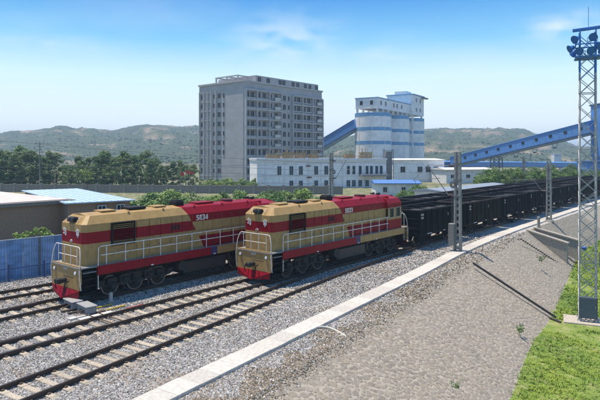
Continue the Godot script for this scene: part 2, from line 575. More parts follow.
func grass() -> void:
	var tuft := MB.new()
	for i in 7:
		var a := rng.randf() * TAU
		var lean := rng.randf_range(0.25, 0.9)
		var l := rng.randf_range(0.6, 1.0)
		var o := Vector3(rng.randf_range(-0.35, 0.35), 0, rng.randf_range(-0.35, 0.35))
		var dirv := Vector3(cos(a) * lean, 1, sin(a) * lean).normalized()
		var sidev := Vector3(-sin(a), 0, cos(a)) * 0.065
		var mid := o + dirv * l * 0.55
		var tip := o + dirv * l + Vector3(cos(a), -0.3, sin(a)) * lean * 0.35
		tuft.quad(o - sidev, o + sidev, mid + sidev * 0.7, mid - sidev * 0.7)
		tuft.tri(mid - sidev * 0.7, mid + sidev * 0.7, tip)
	var gm := StandardMaterial3D.new()
	gm.resource_name = "grass_blades"
	gm.vertex_color_use_as_albedo = true
	gm.roughness = 0.75
	gm.backlight_enabled = true
	gm.backlight = Color(0.25, 0.3, 0.08)
	var mesh := mesh_of([[tuft, gm]])
	var xs := []
	var cols := []
	var tries := 0
	var l := length_of(FOOT)
	var tint := FastNoiseLite.new()
	tint.seed = 4
	tint.frequency = 0.2
	while xs.size() < 210000 and tries < 700000:
		tries += 1
		var s := 13.0 + pow(rng.randf(), 1.6) * 75.0
		var a := along(FOOT, s)
		var off := -0.5 + pow(rng.randf(), 1.3) * 26.0
		var p: Vector2 = a[0] + Vector2(a[1].y, -a[1].x) * off
		if not seen(W(p.x, -3.5, p.y)): continue
		var b := bare(p)
		if off < 0.6 and rng.randf() < 0.75 - off * 0.5: continue
		if b > 0.34 and rng.randf() < 0.9: continue
		if b > 0.24 and rng.randf() < 0.5: continue
		var d := p.y
		var sc := (rng.randf_range(0.07, 0.155) if rng.randf() < 0.93 else rng.randf_range(0.26, 0.42)) * (1.0 + maxf(0, d - 30) * 0.02)
		xs.append(Transform3D(Basis(Vector3.UP, rng.randf() * TAU).scaled(Vector3(sc, sc * rng.randf_range(0.4, 0.8), sc)), W(p.x, -3.53, p.y)))
		var y := clampf(tint.get_noise_2d(p.x, p.y) * 1.4 + rng.randf_range(-0.5, 0.5), -1, 1)
		var g := Color(0.17, 0.27, 0.025).lerp(Color(0.25, 0.31, 0.03), clampf(y, 0, 1)).lerp(Color(0.085, 0.17, 0.022), clampf(-y, 0, 1))
		if rng.randf() < 0.03: g = Color(0.26, 0.25, 0.10)
		cols.append(g)
	stuff(scatter("grass", mesh, xs, cols), "short green grass on the low meadow right of the slope")

func scatter(called: String, mesh: Mesh, xs: Array, cols: Array) -> MultiMeshInstance3D:
	var mm := MultiMesh.new()
	mm.transform_format = MultiMesh.TRANSFORM_3D
	mm.use_colors = not cols.is_empty()
	mm.mesh = mesh
	mm.instance_count = xs.size()
	for i in xs.size():
		mm.set_instance_transform(i, xs[i])
		if cols: mm.set_instance_color(i, cols[i])
	var o := MultiMeshInstance3D.new()
	o.multimesh = mm
	o.name = numbered(called)
	add_child(o)
	return o

func hills() -> void:
	# two ranges of eroded loess hills; the ridge heights were read off the photograph
	var keys := [[-900, 118], [-500, 124], [-200, 133], [-60, 140], [0, 136], [25, 133], [45, 130.5], [62, 129], [85, 131], [112, 132.5], [128, 130], [145, 127.5], [190, 129], [240, 133], [300, 140], [335, 143], [370, 134], [420, 131.5], [470, 130.5], [500, 131.5], [522, 131], [540, 137], [560, 144], [585, 149], [640, 152], [760, 153], [1100, 150], [1600, 146]]
	var f := FastNoiseLite.new()
	f.seed = 5
	f.frequency = 0.006
	f.fractal_octaves = 5
	f.fractal_type = FastNoiseLite.FRACTAL_RIDGED
	var g := FastNoiseLite.new()
	g.seed = 15
	g.frequency = 0.02
	g.fractal_octaves = 4
	var soil := FastNoiseLite.new()
	soil.seed = 25
	soil.frequency = 0.011
	soil.fractal_octaves = 5
	var cols := 420
	var rows := 46
	var pos := PackedVector3Array()
	var col := PackedColorArray()
	for i in cols + 1:
		var px := lerpf(-900, 1600, float(i) / cols)
		var ytop := 150.0
		for k in keys.size() - 1:
			if px <= keys[k + 1][0]:
				var t := smoothstep(0, 1, clampf((px - keys[k][0]) / float(keys[k + 1][0] - keys[k][0]), 0, 1))
				ytop = lerpf(keys[k][1], keys[k + 1][1], t)
				break
		var ray := (px - 300.0) / FOC
		for j in rows + 1:
			var r := float(j) / rows
			var d := 430.0 + 1050.0 * r
			var x := ray * d
			var crest := 0.72
			var high := EYE + (HORIZON - ytop) * (430.0 + 1050.0 * crest) / FOC
			var ramp := smoothstep(0.0, 1.0, r / crest) if r < crest else 1.0 - 0.35 * (r - crest) / (1.0 - crest)
			var body := sin(PI * clampf(r / crest, 0, 1))
			var h := (high + 0.6) * ramp - 0.6
			h += f.get_noise_2d(x, d) * 13.0 * body + g.get_noise_2d(x, d) * (5.0 * body + 1.6 * ramp)
			pos.append(W(x, maxf(h, -0.75 if j == 0 else -0.5), d))
			var s := soil.get_noise_2d(x, d * 1.2) + 0.07 * exp(-pow((px - 470.0) / 55.0, 2.0)) + 0.35 * g.get_noise_2d(x * 2.0, d * 2.0)
			var green := Color(0.036, 0.066, 0.025).lerp(Color(0.055, 0.086, 0.031), clampf(g.get_noise_2d(x + 900, d) * 1.5 + 0.5, 0, 1))
			var c := green.lerp(Color(0.33, 0.25, 0.17), clampf((s - 0.30) * 7.0, 0, 0.85))
			col.append(c)
	var v := PackedVector3Array()
	var cc := PackedColorArray()
	var nn := PackedVector3Array()
	var nrm := PackedVector3Array()
	nrm.resize(pos.size())
	for i in cols + 1:
		for j in rows + 1:
			var a := pos[maxi(i - 1, 0) * (rows + 1) + j]
			var b := pos[mini(i + 1, cols) * (rows + 1) + j]
			var c := pos[i * (rows + 1) + maxi(j - 1, 0)]
			var d := pos[i * (rows + 1) + mini(j + 1, rows)]
			var m := (b - a).cross(d - c).normalized()
			nrm[i * (rows + 1) + j] = m if m.y > 0 else -m
	for i in cols:
		for j in rows:
			var q := [i * (rows + 1) + j, (i + 1) * (rows + 1) + j, (i + 1) * (rows + 1) + j + 1, i * (rows + 1) + j + 1]
			for k in [0, 2, 1, 0, 3, 2]:
				v.append(pos[q[k]]); cc.append(col[q[k]]); nn.append(nrm[q[k]])
	var arr := []
	arr.resize(Mesh.ARRAY_MAX)
	arr[Mesh.ARRAY_VERTEX] = v
	arr[Mesh.ARRAY_NORMAL] = nn
	arr[Mesh.ARRAY_COLOR] = cc
	var me := ArrayMesh.new()
	me.add_surface_from_arrays(Mesh.PRIMITIVE_TRIANGLES, arr)
	var m := M("hill_scrub", Color(1, 1, 1), 0.95, 0.0, "grain", 0.012)
	m.vertex_color_use_as_albedo = true
	me.surface_set_material(0, m)
	structure(inst("hills", me, self))
	# scrub on the slopes facing the yard, so that the hillside is not a smooth sheet
	var clump := MB.new()
	for k in 9:
		var o := Vector3(rng.randf_range(-0.5, 0.5), rng.randf_range(0.15, 0.7), rng.randf_range(-0.5, 0.5))
		var b := Basis.from_euler(Vector3(rng.randf() * 3, rng.randf() * 6, rng.randf() * 3)) * 0.55
		clump.tri(o + b * Vector3(-1, -0.6, 0), o + b * Vector3(1, -0.6, 0), o + b * Vector3(0, 0.9, 0))
	var sm := StandardMaterial3D.new()
	sm.resource_name = "scrub_leaves"
	sm.vertex_color_use_as_albedo = true
	sm.roughness = 0.9
	var xs := []
	var cs := []
	for k in 60000:
		var i := rng.randi_range(0, cols - 1)
		var j := rng.randi_range(1, int(rows * 0.76))
		var a := pos[i * (rows + 1) + j].lerp(pos[(i + 1) * (rows + 1) + j], rng.randf())
		a = a.lerp(pos[i * (rows + 1) + j + 1], rng.randf() * 0.5)
		var px := 300.0 + FOC * a.x / -a.z
		if px < -40 or px > 640: continue
		if col[i * (rows + 1) + j].r > 0.13 and rng.randf() < 0.7: continue
		if g.get_noise_2d(a.x * 0.7, a.z * 0.7) < -0.12 and rng.randf() < 0.6: continue
		var sc := rng.randf_range(0.6, 1.6)
		xs.append(Transform3D(Basis(Vector3.UP, rng.randf() * TAU).scaled(Vector3(sc, sc * 0.8, sc)), a))
		var w := rng.randf()
		cs.append(Color(0.037, 0.066, 0.024).lerp(Color(0.054, 0.086, 0.030), w))
	stuff(scatter("hillside_scrub", mesh_of([[clump, sm]]), xs, cs), "green scrub covering the hazy hills on the skyline")

func ballast() -> void:
	var left := smooth([V(-46, 6.5), V(-18.4, 33.0), V(-13.6, 37.6), V(-4, 48.6), V(10, 66.5), V(60, 128), V(130, 216)], 2.0)
	var m := lofted(left, -0.24, TOP, -0.24, 160, 40, 0.05)
	var gm := textured("crushed_stone", two_tone("crushed_stone", Color(0.10, 0.10, 0.10), Color(0.30, 0.295, 0.285), Color(0.52, 0.51, 0.49), 44, 0.11, 2.4, 3), 0.95, 0.16, 0.0)
	structure(part("ballast_bed", m, gm, self))
	# concrete kerb where the bed ends at the fence
	var kerb := MB.new()
	for i in left.size() - 1:
		if left[i].y > 60: break
		kerb.bar(W(left[i].x, -0.32, left[i].y), W(left[i + 1].x, -0.32, left[i + 1].y), 0.9, 0.3)
	structure(part("path_along_fence", kerb, M("worn_concrete", Color(0.43, 0.40, 0.35), 0.9, 0, "grain", 0.7), self))
	# broken stone
	var stones := []
	for k in 1:
		var s := MB.new()
		var p := []
		for q in [Vector3(1, 0, 0), Vector3(-1, 0, 0), Vector3(0, 1, 0), Vector3(0, -1, 0), Vector3(0, 0, 1), Vector3(0, 0, -1)]:
			p.append(q * rng.randf_range(0.65, 1.15) + Vector3(rng.randf_range(-0.3, 0.3), rng.randf_range(-0.2, 0.2), rng.randf_range(-0.3, 0.3)))
		for x in [0, 1]:
			for y in [2, 3]:
				for z in [4, 5]:
					var n: Vector3 = p[x] + p[y] + p[z]
					if (p[y] - p[x]).cross(p[z] - p[x]).dot(n) > 0: s.tri(p[x], p[y], p[z])
					else: s.tri(p[x], p[z], p[y])
		stones.append(s)
	var sm := StandardMaterial3D.new()
	sm.resource_name = "stone_chips"
	sm.vertex_color_use_as_albedo = true
	sm.roughness = 0.9
	var xs := [[]]
	var cs := [[]]
	var lt := length_of(TOP)
	var wob := FastNoiseLite.new()
	wob.seed = 3
	wob.frequency = 0.35
	wob.fractal_octaves = 3
	var n := 0
	while n < 330000:
		n += 1
		# even over the picture: pick a place in view, nearer ones smaller
		var py := 232.0 + pow(rng.randf(), 0.8) * 170.0
		var px := rng.randf_range(-4, 604)
		var d := FOC * (EYE + 0.24) / (py - HORIZON)
		var x := (px - 300.0) * d / FOC
		var p := V(x, d)
		# between the fence path and the slope
		var ts := top_side(p)
		if ts > 0.0 and rng.randf() < ts * 1.6: continue
		if x < -13 and d > 33.0 + (x + 18.4) * 0.965 - 0.5: continue
		var size := rng.randf_range(0.026, 0.050) * (1.0 + maxf(0.0, d - 24.0) * 0.022)
		var g := rng.randf()
		var c := Color(0.32, 0.315, 0.305) * (0.20 + 1.45 * g)
		if rng.randf() < 0.10 + 0.35 * clampf(wob.get_noise_2d(p.x * 0.6 + 50.0, p.y * 0.6) * 1.8, 0, 1): c = Color(0.36, 0.29, 0.22) * (0.4 + g * 0.8)
		var verge := -ts - 1.0 - wob.get_noise_2d(p.x, p.y) * 1.5
		if verge < 0 and rng.randf() < 0.62: c = Color(0.20, 0.155, 0.105).lerp(Color(0.31, 0.26, 0.19), rng.randf()) * (0.35 + 1.0 * g)
		if verge < 0: size *= rng.randf_range(0.5, 1.25)
		c.a = 1
		var k := 0
		xs[k].append(Transform3D(Basis.from_euler(Vector3(rng.randf() * 6, rng.randf() * 6, rng.randf() * 6)).scaled(Vector3(size, size * 0.8, size) * 1.25), W(x, -0.235 - maxf(0.0, ts) * 0.60 + rng.randf_range(-0.01, 0.02) + (0.02 if d > 30 else 0.0), d)))
		cs[k].append(c)
	stuff(scatter("gravel", mesh_of([[stones[0], sm]]), xs[0], cs[0]), "loose grey crushed stone of the track bed and its brown verge")

var top_cache: Array
func top_side(p: Vector2) -> float:   # metres right of the upper edge of the slope (negative: on the bed)
	# TOP is steadily rising in d: find its x at this d
	var lo := 0
	var hi := TOP.size() - 1
	while hi - lo > 1:
		var mid := (lo + hi) / 2
		if TOP[mid].y < p.y: lo = mid
		else: hi = mid
	var t: float = (p.y - TOP[lo].y) / (TOP[hi].y - TOP[lo].y)
	var x: float = lerpf(TOP[lo].x, TOP[hi].x, t)
	var dir: Vector2 = (TOP[hi] - TOP[lo]).normalized()
	return (p.x - x) * dir.y

func slope_at(s: float, v: float) -> Vector3:   # s metres along the foot's parameter, v from 0 (top) to 1 (foot)
	var k := s / length_of_top
	var a: Vector2 = along(TOP, length_of_top * k)[0]
	var b: Vector2 = along(FOOT, length_of_foot * k)[0]
	var p := a.lerp(b, v)
	return W(p.x, lerpf(-0.24, -3.5, v), p.y)
var length_of_top := 1.0
var length_of_foot := 1.0

func slope() -> void:
	length_of_top = length_of(TOP)
	length_of_foot = length_of(FOOT)
	var bed := lofted(TOP, -0.235, FOOT, -3.5, 240, 6)
	var mortar := textured("slope_mortar", two_tone("slope_mortar", Color(0.24, 0.21, 0.17), Color(0.315, 0.28, 0.23), Color(0.40, 0.36, 0.30), 51, 0.02, 1.6), 0.95, 0.3, 0.0)
	var sl := structure(part("embankment_slope", bed, mortar, self), "stone paved embankment slope falling from the track bed to the meadow")
	# rubble stones set in mortar
	var kinds := []
	for k in 10:
		var b := MB.new()
		var cnt := 5 + k % 3
		var lowp := []
		var up := []
		var tilt := Vector2(rng.randf_range(-0.05, 0.05), rng.randf_range(-0.05, 0.05))
		for i in cnt:
			var a := TAU * (i + rng.randf_range(-0.2, 0.2)) / cnt
			var r := rng.randf_range(0.88, 1.12)
			var q := Vector2(cos(a), sin(a))
			var m := maxf(absf(q.x), absf(q.y))
			q = q * lerpf(1.0, 1.0 / m, 0.55) * 0.5 * r
			lowp.append(Vector3(q.x * 1.04, -0.12, q.y * 1.04))
			up.append(Vector3(q.x * 0.86, 0.07 + (q.x * tilt.x + q.y * tilt.y) * 2.2, q.y * 0.86))
		var c := Vector3(rng.randf_range(-0.1, 0.1), 0.12, rng.randf_range(-0.1, 0.1))
		for i in cnt:
			var j := (i + 1) % cnt
			b.tri(c, up[j], up[i])
			b.quad(up[i], up[j], lowp[j], lowp[i])
		kinds.append(b)
	var tones := []
	for i in 6:
		var c: Color = [Color(0.34, 0.30, 0.243), Color(0.315, 0.28, 0.232), Color(0.375, 0.332, 0.274), Color(0.325, 0.29, 0.243), Color(0.35, 0.30, 0.235), Color(0.275, 0.243, 0.203)][i]
		tones.append(M("slope_stone_%s" % ["buff", "grey", "pale", "dull", "sandy", "dark"][i], c, 0.95, 0, "grain", 1.3))
	var shared := {}
	var placed := []
	# laid without courses: random spots kept a little apart
	var taken := {}
	for k in 230000:
		var s := rng.randf_range(9.0, 84.0)
		var v := rng.randf_range(0.012, 0.985)
		var p := slope_at(s, v)
		var gap: float = [0.20, 0.17, 0.25, 0.13][rng.randi_range(0, 3)] if k > 9000 else (0.29 if k % 2 else 0.22)
		var cell := Vector2i(floori(s / 0.4), floori(v * 6.4 / 0.4))
		var free := true
		for i in [-1, 0, 1]:
			for j in [-1, 0, 1]:
				for q in taken.get(cell + Vector2i(i, j), []):
					if p.distance_to(q[0]) < (gap + q[1]) * 0.46:
						free = false
		if not free: continue
		if not taken.has(cell): taken[cell] = []
		taken[cell].append([p, gap])
		var e1 := (slope_at(s + 0.5, v) - slope_at(s, v)).normalized()
		var e2 := (slope_at(s, v + 0.1) - slope_at(s, v)).normalized()
		var nrm := e2.cross(e1).normalized()
		if nrm.y < 0: nrm = -nrm
		var w := gap * rng.randf_range(1.2, 1.6)
		var bs := Basis(e1 * w, nrm * rng.randf_range(0.10, 0.20), e2 * gap * rng.randf_range(1.05, 1.4))
		bs = bs * Basis(Vector3.UP, rng.randf_range(-0.9, 0.9))
		placed.append([p, bs, rng.randi_range(0, 9), rng.randi_range(0, 5)])
	placed.sort_custom(func(a, b): return key_of(a[0]) < key_of(b[0]))
	var rest := []
	for i in 6: rest.append(MB.new())
	for i in placed.size():
		var q: Array = placed[i]
		if not seen(q[0]) and i > 300 and q[0].z > -14: continue
		if i < 300:
			var key: int = q[2] * 10 + q[3]
			if not shared.has(key): shared[key] = mesh_of([[kinds[q[2]], tones[q[3]]]])
			inst("paving_stone", shared[key], sl, Transform3D(q[1], q[0]))
		else:
			rest[q[3]].add(kinds[q[2]], Transform3D(q[1], q[0]))
	var parts := []
	for i in 6: parts.append([rest[i], tones[i]])
	stuff(inst("paving_stones_farther_off", mesh_of(parts), sl), "smaller looking rubble paving stones farther along the slope")

func key_of(p: Vector3) -> float: return p.length() if seen(p) else p.length() + 1000.0

func strip() -> void:
	# row of concrete cover slabs over the cable trough
	var o := Node3D.new()
	o.name = numbered("path")
	add_child(o)
	structure(o, "row of pale concrete cover slabs along the edge of the track bed")
	var a := moved(STRIP, -1.04)
	var l := length_of(a)
	var tones := [M("cover_slab", Color(0.47, 0.45, 0.41), 0.85, 0, "faint", 0.9), M("cover_slab_dull", Color(0.43, 0.41, 0.375), 0.85, 0, "faint", 1.0), M("cover_slab_pale", Color(0.50, 0.48, 0.44), 0.85, 0, "faint", 0.8)]
	var shapes := []
	for i in 3:
		var b := MB.new()
		b.cbox(Vector3(0.495, 0, 0), Vector3(0.986, 0.16, 1.0), 0.012)
		shapes.append(mesh_of([[b, tones[i]]]))
	var far := MB.new()
	var s := 6.0
	while s < l:
		var t := on_track(a, s, -0.17 + rng.randf_range(-0.006, 0.006), 0.52)
		t.basis = t.basis * Basis.from_euler(Vector3(rng.randf_range(-0.006, 0.006), rng.randf_range(-0.006, 0.006), rng.randf_range(-0.008, 0.008)))
		if s < 110.0: inst("cover_slab", shapes[rng.randi_range(0, 2)], o, t)
		s += 0.99
	# brown earth verge between the slabs and the slope

# ---------- railway ----------
func rail_profile() -> PackedVector2Array:   # (sideways, up), top at 0
	return PackedVector2Array([Vector2(-0.036, 0), Vector2(-0.036, -0.04), Vector2(-0.010, -0.052), Vector2(-0.010, -0.132), Vector2(-0.07, -0.15), Vector2(0.07, -0.15), Vector2(0.010, -0.132), Vector2(0.010, -0.052), Vector2(0.036, -0.04), Vector2(0.036, 0)])
func rail_along(pl: Array, side: float, s0: float, s1: float, raise := 0.0) -> Array:   # [body, running surface]
	var body := MB.new()
	var head := MB.new()
	var prof := rail_profile()
	var step := 0.75
	var n := maxi(1, int((s1 - s0) / step))
	for i in n:
		var a := on_track(pl, lerpf(s0, s1, float(i) / n), raise, side)
		var b := on_track(pl, lerpf(s0, s1, float(i + 1) / n), raise, side)
		for j in prof.size():
			var p := prof[j]
			var q := prof[(j + 1) % prof.size()]
			var t := head if j == prof.size() - 1 else body
			var e := q - p
			t.quad_to(a * Vector3(0, p.y, p.x), a * Vector3(0, q.y, q.x), b * Vector3(0, q.y, q.x), b * Vector3(0, p.y, p.x), a.basis * Vector3(0, e.x, -e.y))
	return [body, head]

var sleeper_meshes := []
var clip_shape := MB.new()
func track(pl: Array, label: String, reach: float) -> void:
	var o := thing("railway_track", label, "track", Transform3D.IDENTITY, "parallel railway tracks")
	var rust := M("rail_rust", Color(0.095, 0.058, 0.040), 0.75, 0.15, "grain", 1.5)
	var worn := M("rail_head", Color(0.16, 0.125, 0.105), 0.42, 0.7, "grain", 1.2)
	var total := length_of(pl)
	if reach <= 0.0: reach = total
	for sd in [-0.7535, 0.7535]:
		var r := rail_along(pl, sd, 0.0, reach)
		inst("rail", mesh_of([[r[0], rust], [r[1], worn]]), o)
	if sleeper_meshes.is_empty():
		for k in 4:
			var c: Color = [Color(0.47, 0.415, 0.33), Color(0.42, 0.37, 0.295), Color(0.51, 0.455, 0.365), Color(0.37, 0.325, 0.26)][k]
			var b := MB.new()
			# concrete sleeper, lower in the middle
			for e in [-1.0, 1.0]:
				b.cbox(Vector3(0, -0.235, e * 0.755), Vector3(0.25, 0.17, 0.70), 0.02)
				b.hex([Vector3(-0.135, -0.32, e * 1.106), Vector3(0.135, -0.32, e * 1.106), Vector3(0.135, -0.32, e * 1.27), Vector3(-0.135, -0.32, e * 1.27), Vector3(-0.125, -0.16, e * 1.106), Vector3(0.125, -0.16, e * 1.106), Vector3(0.125, -0.25, e * 1.27), Vector3(-0.125, -0.25, e * 1.27)])
			b.cbox(Vector3(0, -0.25, 0), Vector3(0.235, 0.17, 0.84), 0.02)
			sleeper_meshes.append(mesh_of([[b, M("sleeper_concrete_%s" % ["warm", "dull", "pale", "stained"][k], c, 0.9, 0, "grain", 1.4)]]))
		var cl := clip_shape
		for e in [-1.0, 1.0]:
			for f in [-1.0, 1.0]:
				cl.cbox(Vector3(0, -0.125, e * 0.7535 + f * 0.10), Vector3(0.11, 0.05, 0.075), 0.012)
		M("rail_clip", Color(0.10, 0.075, 0.055), 0.8, 0.1, "grain", 2.0)
	var s := 0.3
	var n := 0
	var others := []
	if pl == T1: others = T2
	var clips := MB.new()
	while s < minf(reach, 120.0):
		var t := on_track(pl, s)
		s += 0.625
		if not seen(t.origin): continue
		if others and nearest(others, Vector2(t.origin.x, -t.origin.z)) < 2.45:
			continue
		var d := -t.origin.z
		if d > 62.0: break
		n += 1
		if n > 260: break
		t.basis = t.basis * Basis(Vector3.UP, rng.randf_range(-0.012, 0.012))
		t.origin.y += rng.randf_range(-0.006, 0.0)
		inst("sleeper", sleeper_meshes[rng.randi_range(0, 3) if rng.randf() < 0.8 else 0], o, t)
		if d < 45.0: clips.add(clip_shape, t)
	if clips.v.size(): stuff(part("rail_clips", clips, M("rail_clip", Color.BLACK), o), "small rusty rail clips along the rails")

func turnout_gear() -> void:
	# long switch timbers where the near track joins, point blades and rods by the point machines
	var dark := M("rail_rust", Color.BLACK)
	var o := thing("switch_points", "dark point blades lying against the inner rails left of the point machines", "switch blades")
	var s0 := s_of(T2, V(-14.6, 17.6))
	var b := rail_along(T2, -0.665, s0, s0 + 9.0, -0.008)
	inst("point_blade", mesh_of([[b[0], dark], [b[1], M("rail_head", Color.BLACK)]]), o)
	b = rail_along(T2, 0.665, s0, s0 + 9.0, -0.008)
	inst("point_blade", mesh_of([[b[0], dark], [b[1], M("rail_head", Color.BLACK)]]), o)
	var s3 := s_of(T3, V(-15.6, 24.0))
	b = rail_along(T3, -0.665, s3, s3 + 4.5, -0.008)
	inst("point_blade", mesh_of([[b[0], dark], [b[1], M("rail_head", Color.BLACK)]]), o)
	var rod := MB.new()
	var t := on_track(T2, s0 + 9.5)
	for k in 2:
		rod.tube(t * Vector3(k * 0.5, -0.1, -2.6), t * Vector3(k * 0.5, -0.1, 0.75), 0.022, 6)
	part("stretcher_rod", rod, dark, o)
	# two point machines
	var grey := M("machine_grey", Color(0.30, 0.31, 0.32), 0.6, 0.2, "grain", 1.5)
	var spots := [[back(73, 306, -0.1), "left of the two grey point machines between the left pair of tracks"], [back(87, 311, -0.1), "right of the two grey point machines between the left pair of tracks"]]
	for i in 2:
		var at := on_track(T3, s_of(T3, V(spots[i][0].x, -spots[i][0].z)))
		at.origin = Vector3(spots[i][0].x, -0.17, spots[i][0].z)
		at.basis = at.basis * Basis(Vector3.UP, -0.10)
		var m := thing("point_machine", spots[i][1], "point machine", at, "point machines")
		var c := MB.new()
		for e in [-1.0, 1.0]: c.cbox(Vector3(0, 0.19, e * 0.42), Vector3(0.5, 0.30, 0.20), 0.02)
		c.cbox(Vector3(-0.06, 0.27, 0), Vector3(0.36, 0.16, 0.68), 0.02)
		part("casing", c, grey, m)
		c = MB.new()
		c.cbox(Vector3(0, 0.385, 0), Vector3(0.58, 0.06, 1.15), 0.02)
		part("lid", c, M("machine_lid", Color(0.40, 0.41, 0.42), 0.55, 0.2, "grain", 1.5), m)
		for e in [-1.0, 1.0]:
			c = MB.new()
			c.cbox(Vector3(0, 0.02, e * 0.42), Vector3(1.5, 0.07, 0.12), 0.01)
			part("mounting_beam", c, M("rail_clip", Color.BLACK), m)
		c = MB.new()
		c.tube(Vector3(-0.27, 0.2, 0.2), Vector3(-0.6, 0.1, 0.2), 0.03, 8)
		part("drive_rod", c, M("rail_clip", Color.BLACK), m)
	# concrete bearers beside the machines
	for q in [[back(96, 316, -0.17), 1.7, "pale concrete slab lying in front of the right point machine"], [back(79, 317, -0.17), 1.0, "short whitewashed slab at the rail left of the point machines"]]:
		var at := on_track(T2, s_of(T2, V(q[0].x, -q[0].z)))
		at.origin = q[0]
		var c := MB.new()
		c.cbox(Vector3.ZERO, Vector3(q[1], 0.10, 0.3), 0.015)
		tag(part("concrete_bearer", c, M("whitewashed", Color(0.62, 0.61, 0.58), 0.85, 0, "grain", 1.2), self, at), q[2], "slab")
	# dwarf marker
	var p := back(111, 302, -0.2)
	var dw := thing("marker_post", "small white round marker post in the gravel beside locomotive 5834", "marker post", Transform3D(Basis.IDENTITY, p))
	var c := MB.new()
	c.lathe([Vector2(0.13, 0), Vector2(0.13, 0.1), Vector2(0.1, 0.12), Vector2(0.1, 0.42), Vector2(0.08, 0.5), Vector2(0.0, 0.53)], 14, Vector3.ZERO)
	part("post", c, M("marker_white", Color(0.55, 0.53, 0.48), 0.7, 0, "grain", 2.0), dw)
	c = MB.new()
	c.cbox(Vector3(0, 0.02, 0), Vector3(0.4, 0.08, 0.4), 0.01)
	part("footing", c, M("worn_concrete", Color.BLACK), dw)
	# paint: yellow clearance bars and a red mark near the dwarf post
	for q in [[back(104, 306, -0.15), Color(0.62, 0.45, 0.06), "yellow painted bar across the sleepers by the point machines"], [back(116, 307.5, -0.15), Color(0.62, 0.45, 0.06), "yellow painted bar beside the small white marker post"], [back(135, 306.5, -0.12), Color(0.35, 0.04, 0.05), "short red painted bar beside the rail right of the marker post"]]:
		var at := on_track(T2, s_of(T2, V(q[0].x, -q[0].z)))
		at.origin = q[0]
		c = MB.new()
		c.cbox(Vector3.ZERO, Vector3(1.0, 0.06, 0.09), 0.01)
		tag(part("painted_bar", c, M("bar_paint_%d" % int(q[1].g * 100), q[1], 0.7, 0, "grain", 1.5), self, at), q[2], "bar")
	# pale plastic hose left on the gravel beside the slabs
	var hose := []
	var k0 := back(315, 329, -0.2)
	var k1 := back(346, 338, -0.3)
	for i in 13:
		var f := i / 12.0
		var q := k0.lerp(k1, f) + Vector3(0, 0.06, -sin(f * PI) * 0.55)
		hose.append(q)
	c = MB.new()
	c.wire(hose, 0.055, 8)
	tag(part("hose", c, M("hose_white", Color(0.58, 0.56, 0.50), 0.6, 0, "grain", 2.0), self), "pale curved hose on the verge beside the concrete slabs", "hose")

# paint zones of a locomotive's side: polygons in (along, up)
func zones() -> Array:
	var d0 := Vector2(8.42, 1.8)
	var d1 := Vector2(6.92, 4.35)
	var at := func(y: float) -> float: return lerpf(d0.x, d1.x, (y - d0.y) / (d1.y - d0.y))
	var out := []
	var cuts := [[1.0, 2.93, "tan", "f"], [2.93, 3.52, "red", "f"], [3.52, 5.0, "tan", "f"], [1.0, 2.55, "red", "r"], [2.55, 3.45, "tan", "r"], [3.45, 5.0, "red", "r"]]
	for c in cuts:
		var a: float = at.call(c[0])
		var b: float = at.call(c[1])
		if c[3] == "f": out.append([PackedVector2Array([Vector2(-2, c[0]), Vector2(a, c[0]), Vector2(b, c[1]), Vector2(-2, c[1])]), c[2]])
		else: out.append([PackedVector2Array([Vector2(a, c[0]), Vector2(20, c[0]), Vector2(20, c[1]), Vector2(b, c[1])]), c[2]])
	return out
func painted(kit: Dictionary, poly: PackedVector2Array, o: Vector3, uy: Vector3, out: Vector3, zs: Array) -> void:   # a side panel in (along, up) cut by the paint zones; uy maps up
	for z in zs:
		for q in Geometry2D.intersect_polygons(poly, z[0]):
			kit[z[1]].flat(q, o, Vector3.RIGHT, uy, out)
func kit_mesh(kit: Dictionary) -> ArrayMesh:
	return mesh_of([[kit.tan, loco_mat("tan")], [kit.red, loco_mat("red")]])
func loco_mat(k: String) -> StandardMaterial3D:
	if k == "tan": return M("loco_tan_paint", Color(0.355, 0.236, 0.096), 0.48, 0.0, "faint", 0.35, false)
	return M("loco_red_paint", Color(0.225, 0.004, 0.013), 0.45, 0.0, "faint", 0.35, false)
func rect(x0: float, x1: float, y0: float, y1: float) -> PackedVector2Array:
	return PackedVector2Array([Vector2(x0, y0), Vector2(x1, y0), Vector2(x1, y1), Vector2(x0, y1)])

func text_mesh(s: String, size: float, depth: float, m: Material, bold := true) -> TextMesh:
	var t := TextMesh.new()
	var f := SystemFont.new()
	f.font_names = PackedStringArray(["Droid Sans"])
	f.font_weight = 700 if bold else 400
	t.font = f
	t.text = s
	t.font_size = 64
	t.pixel_size = size / 46.0     # cap height is about 46 of 64 px
	t.depth = depth
	t.material = m
	return t

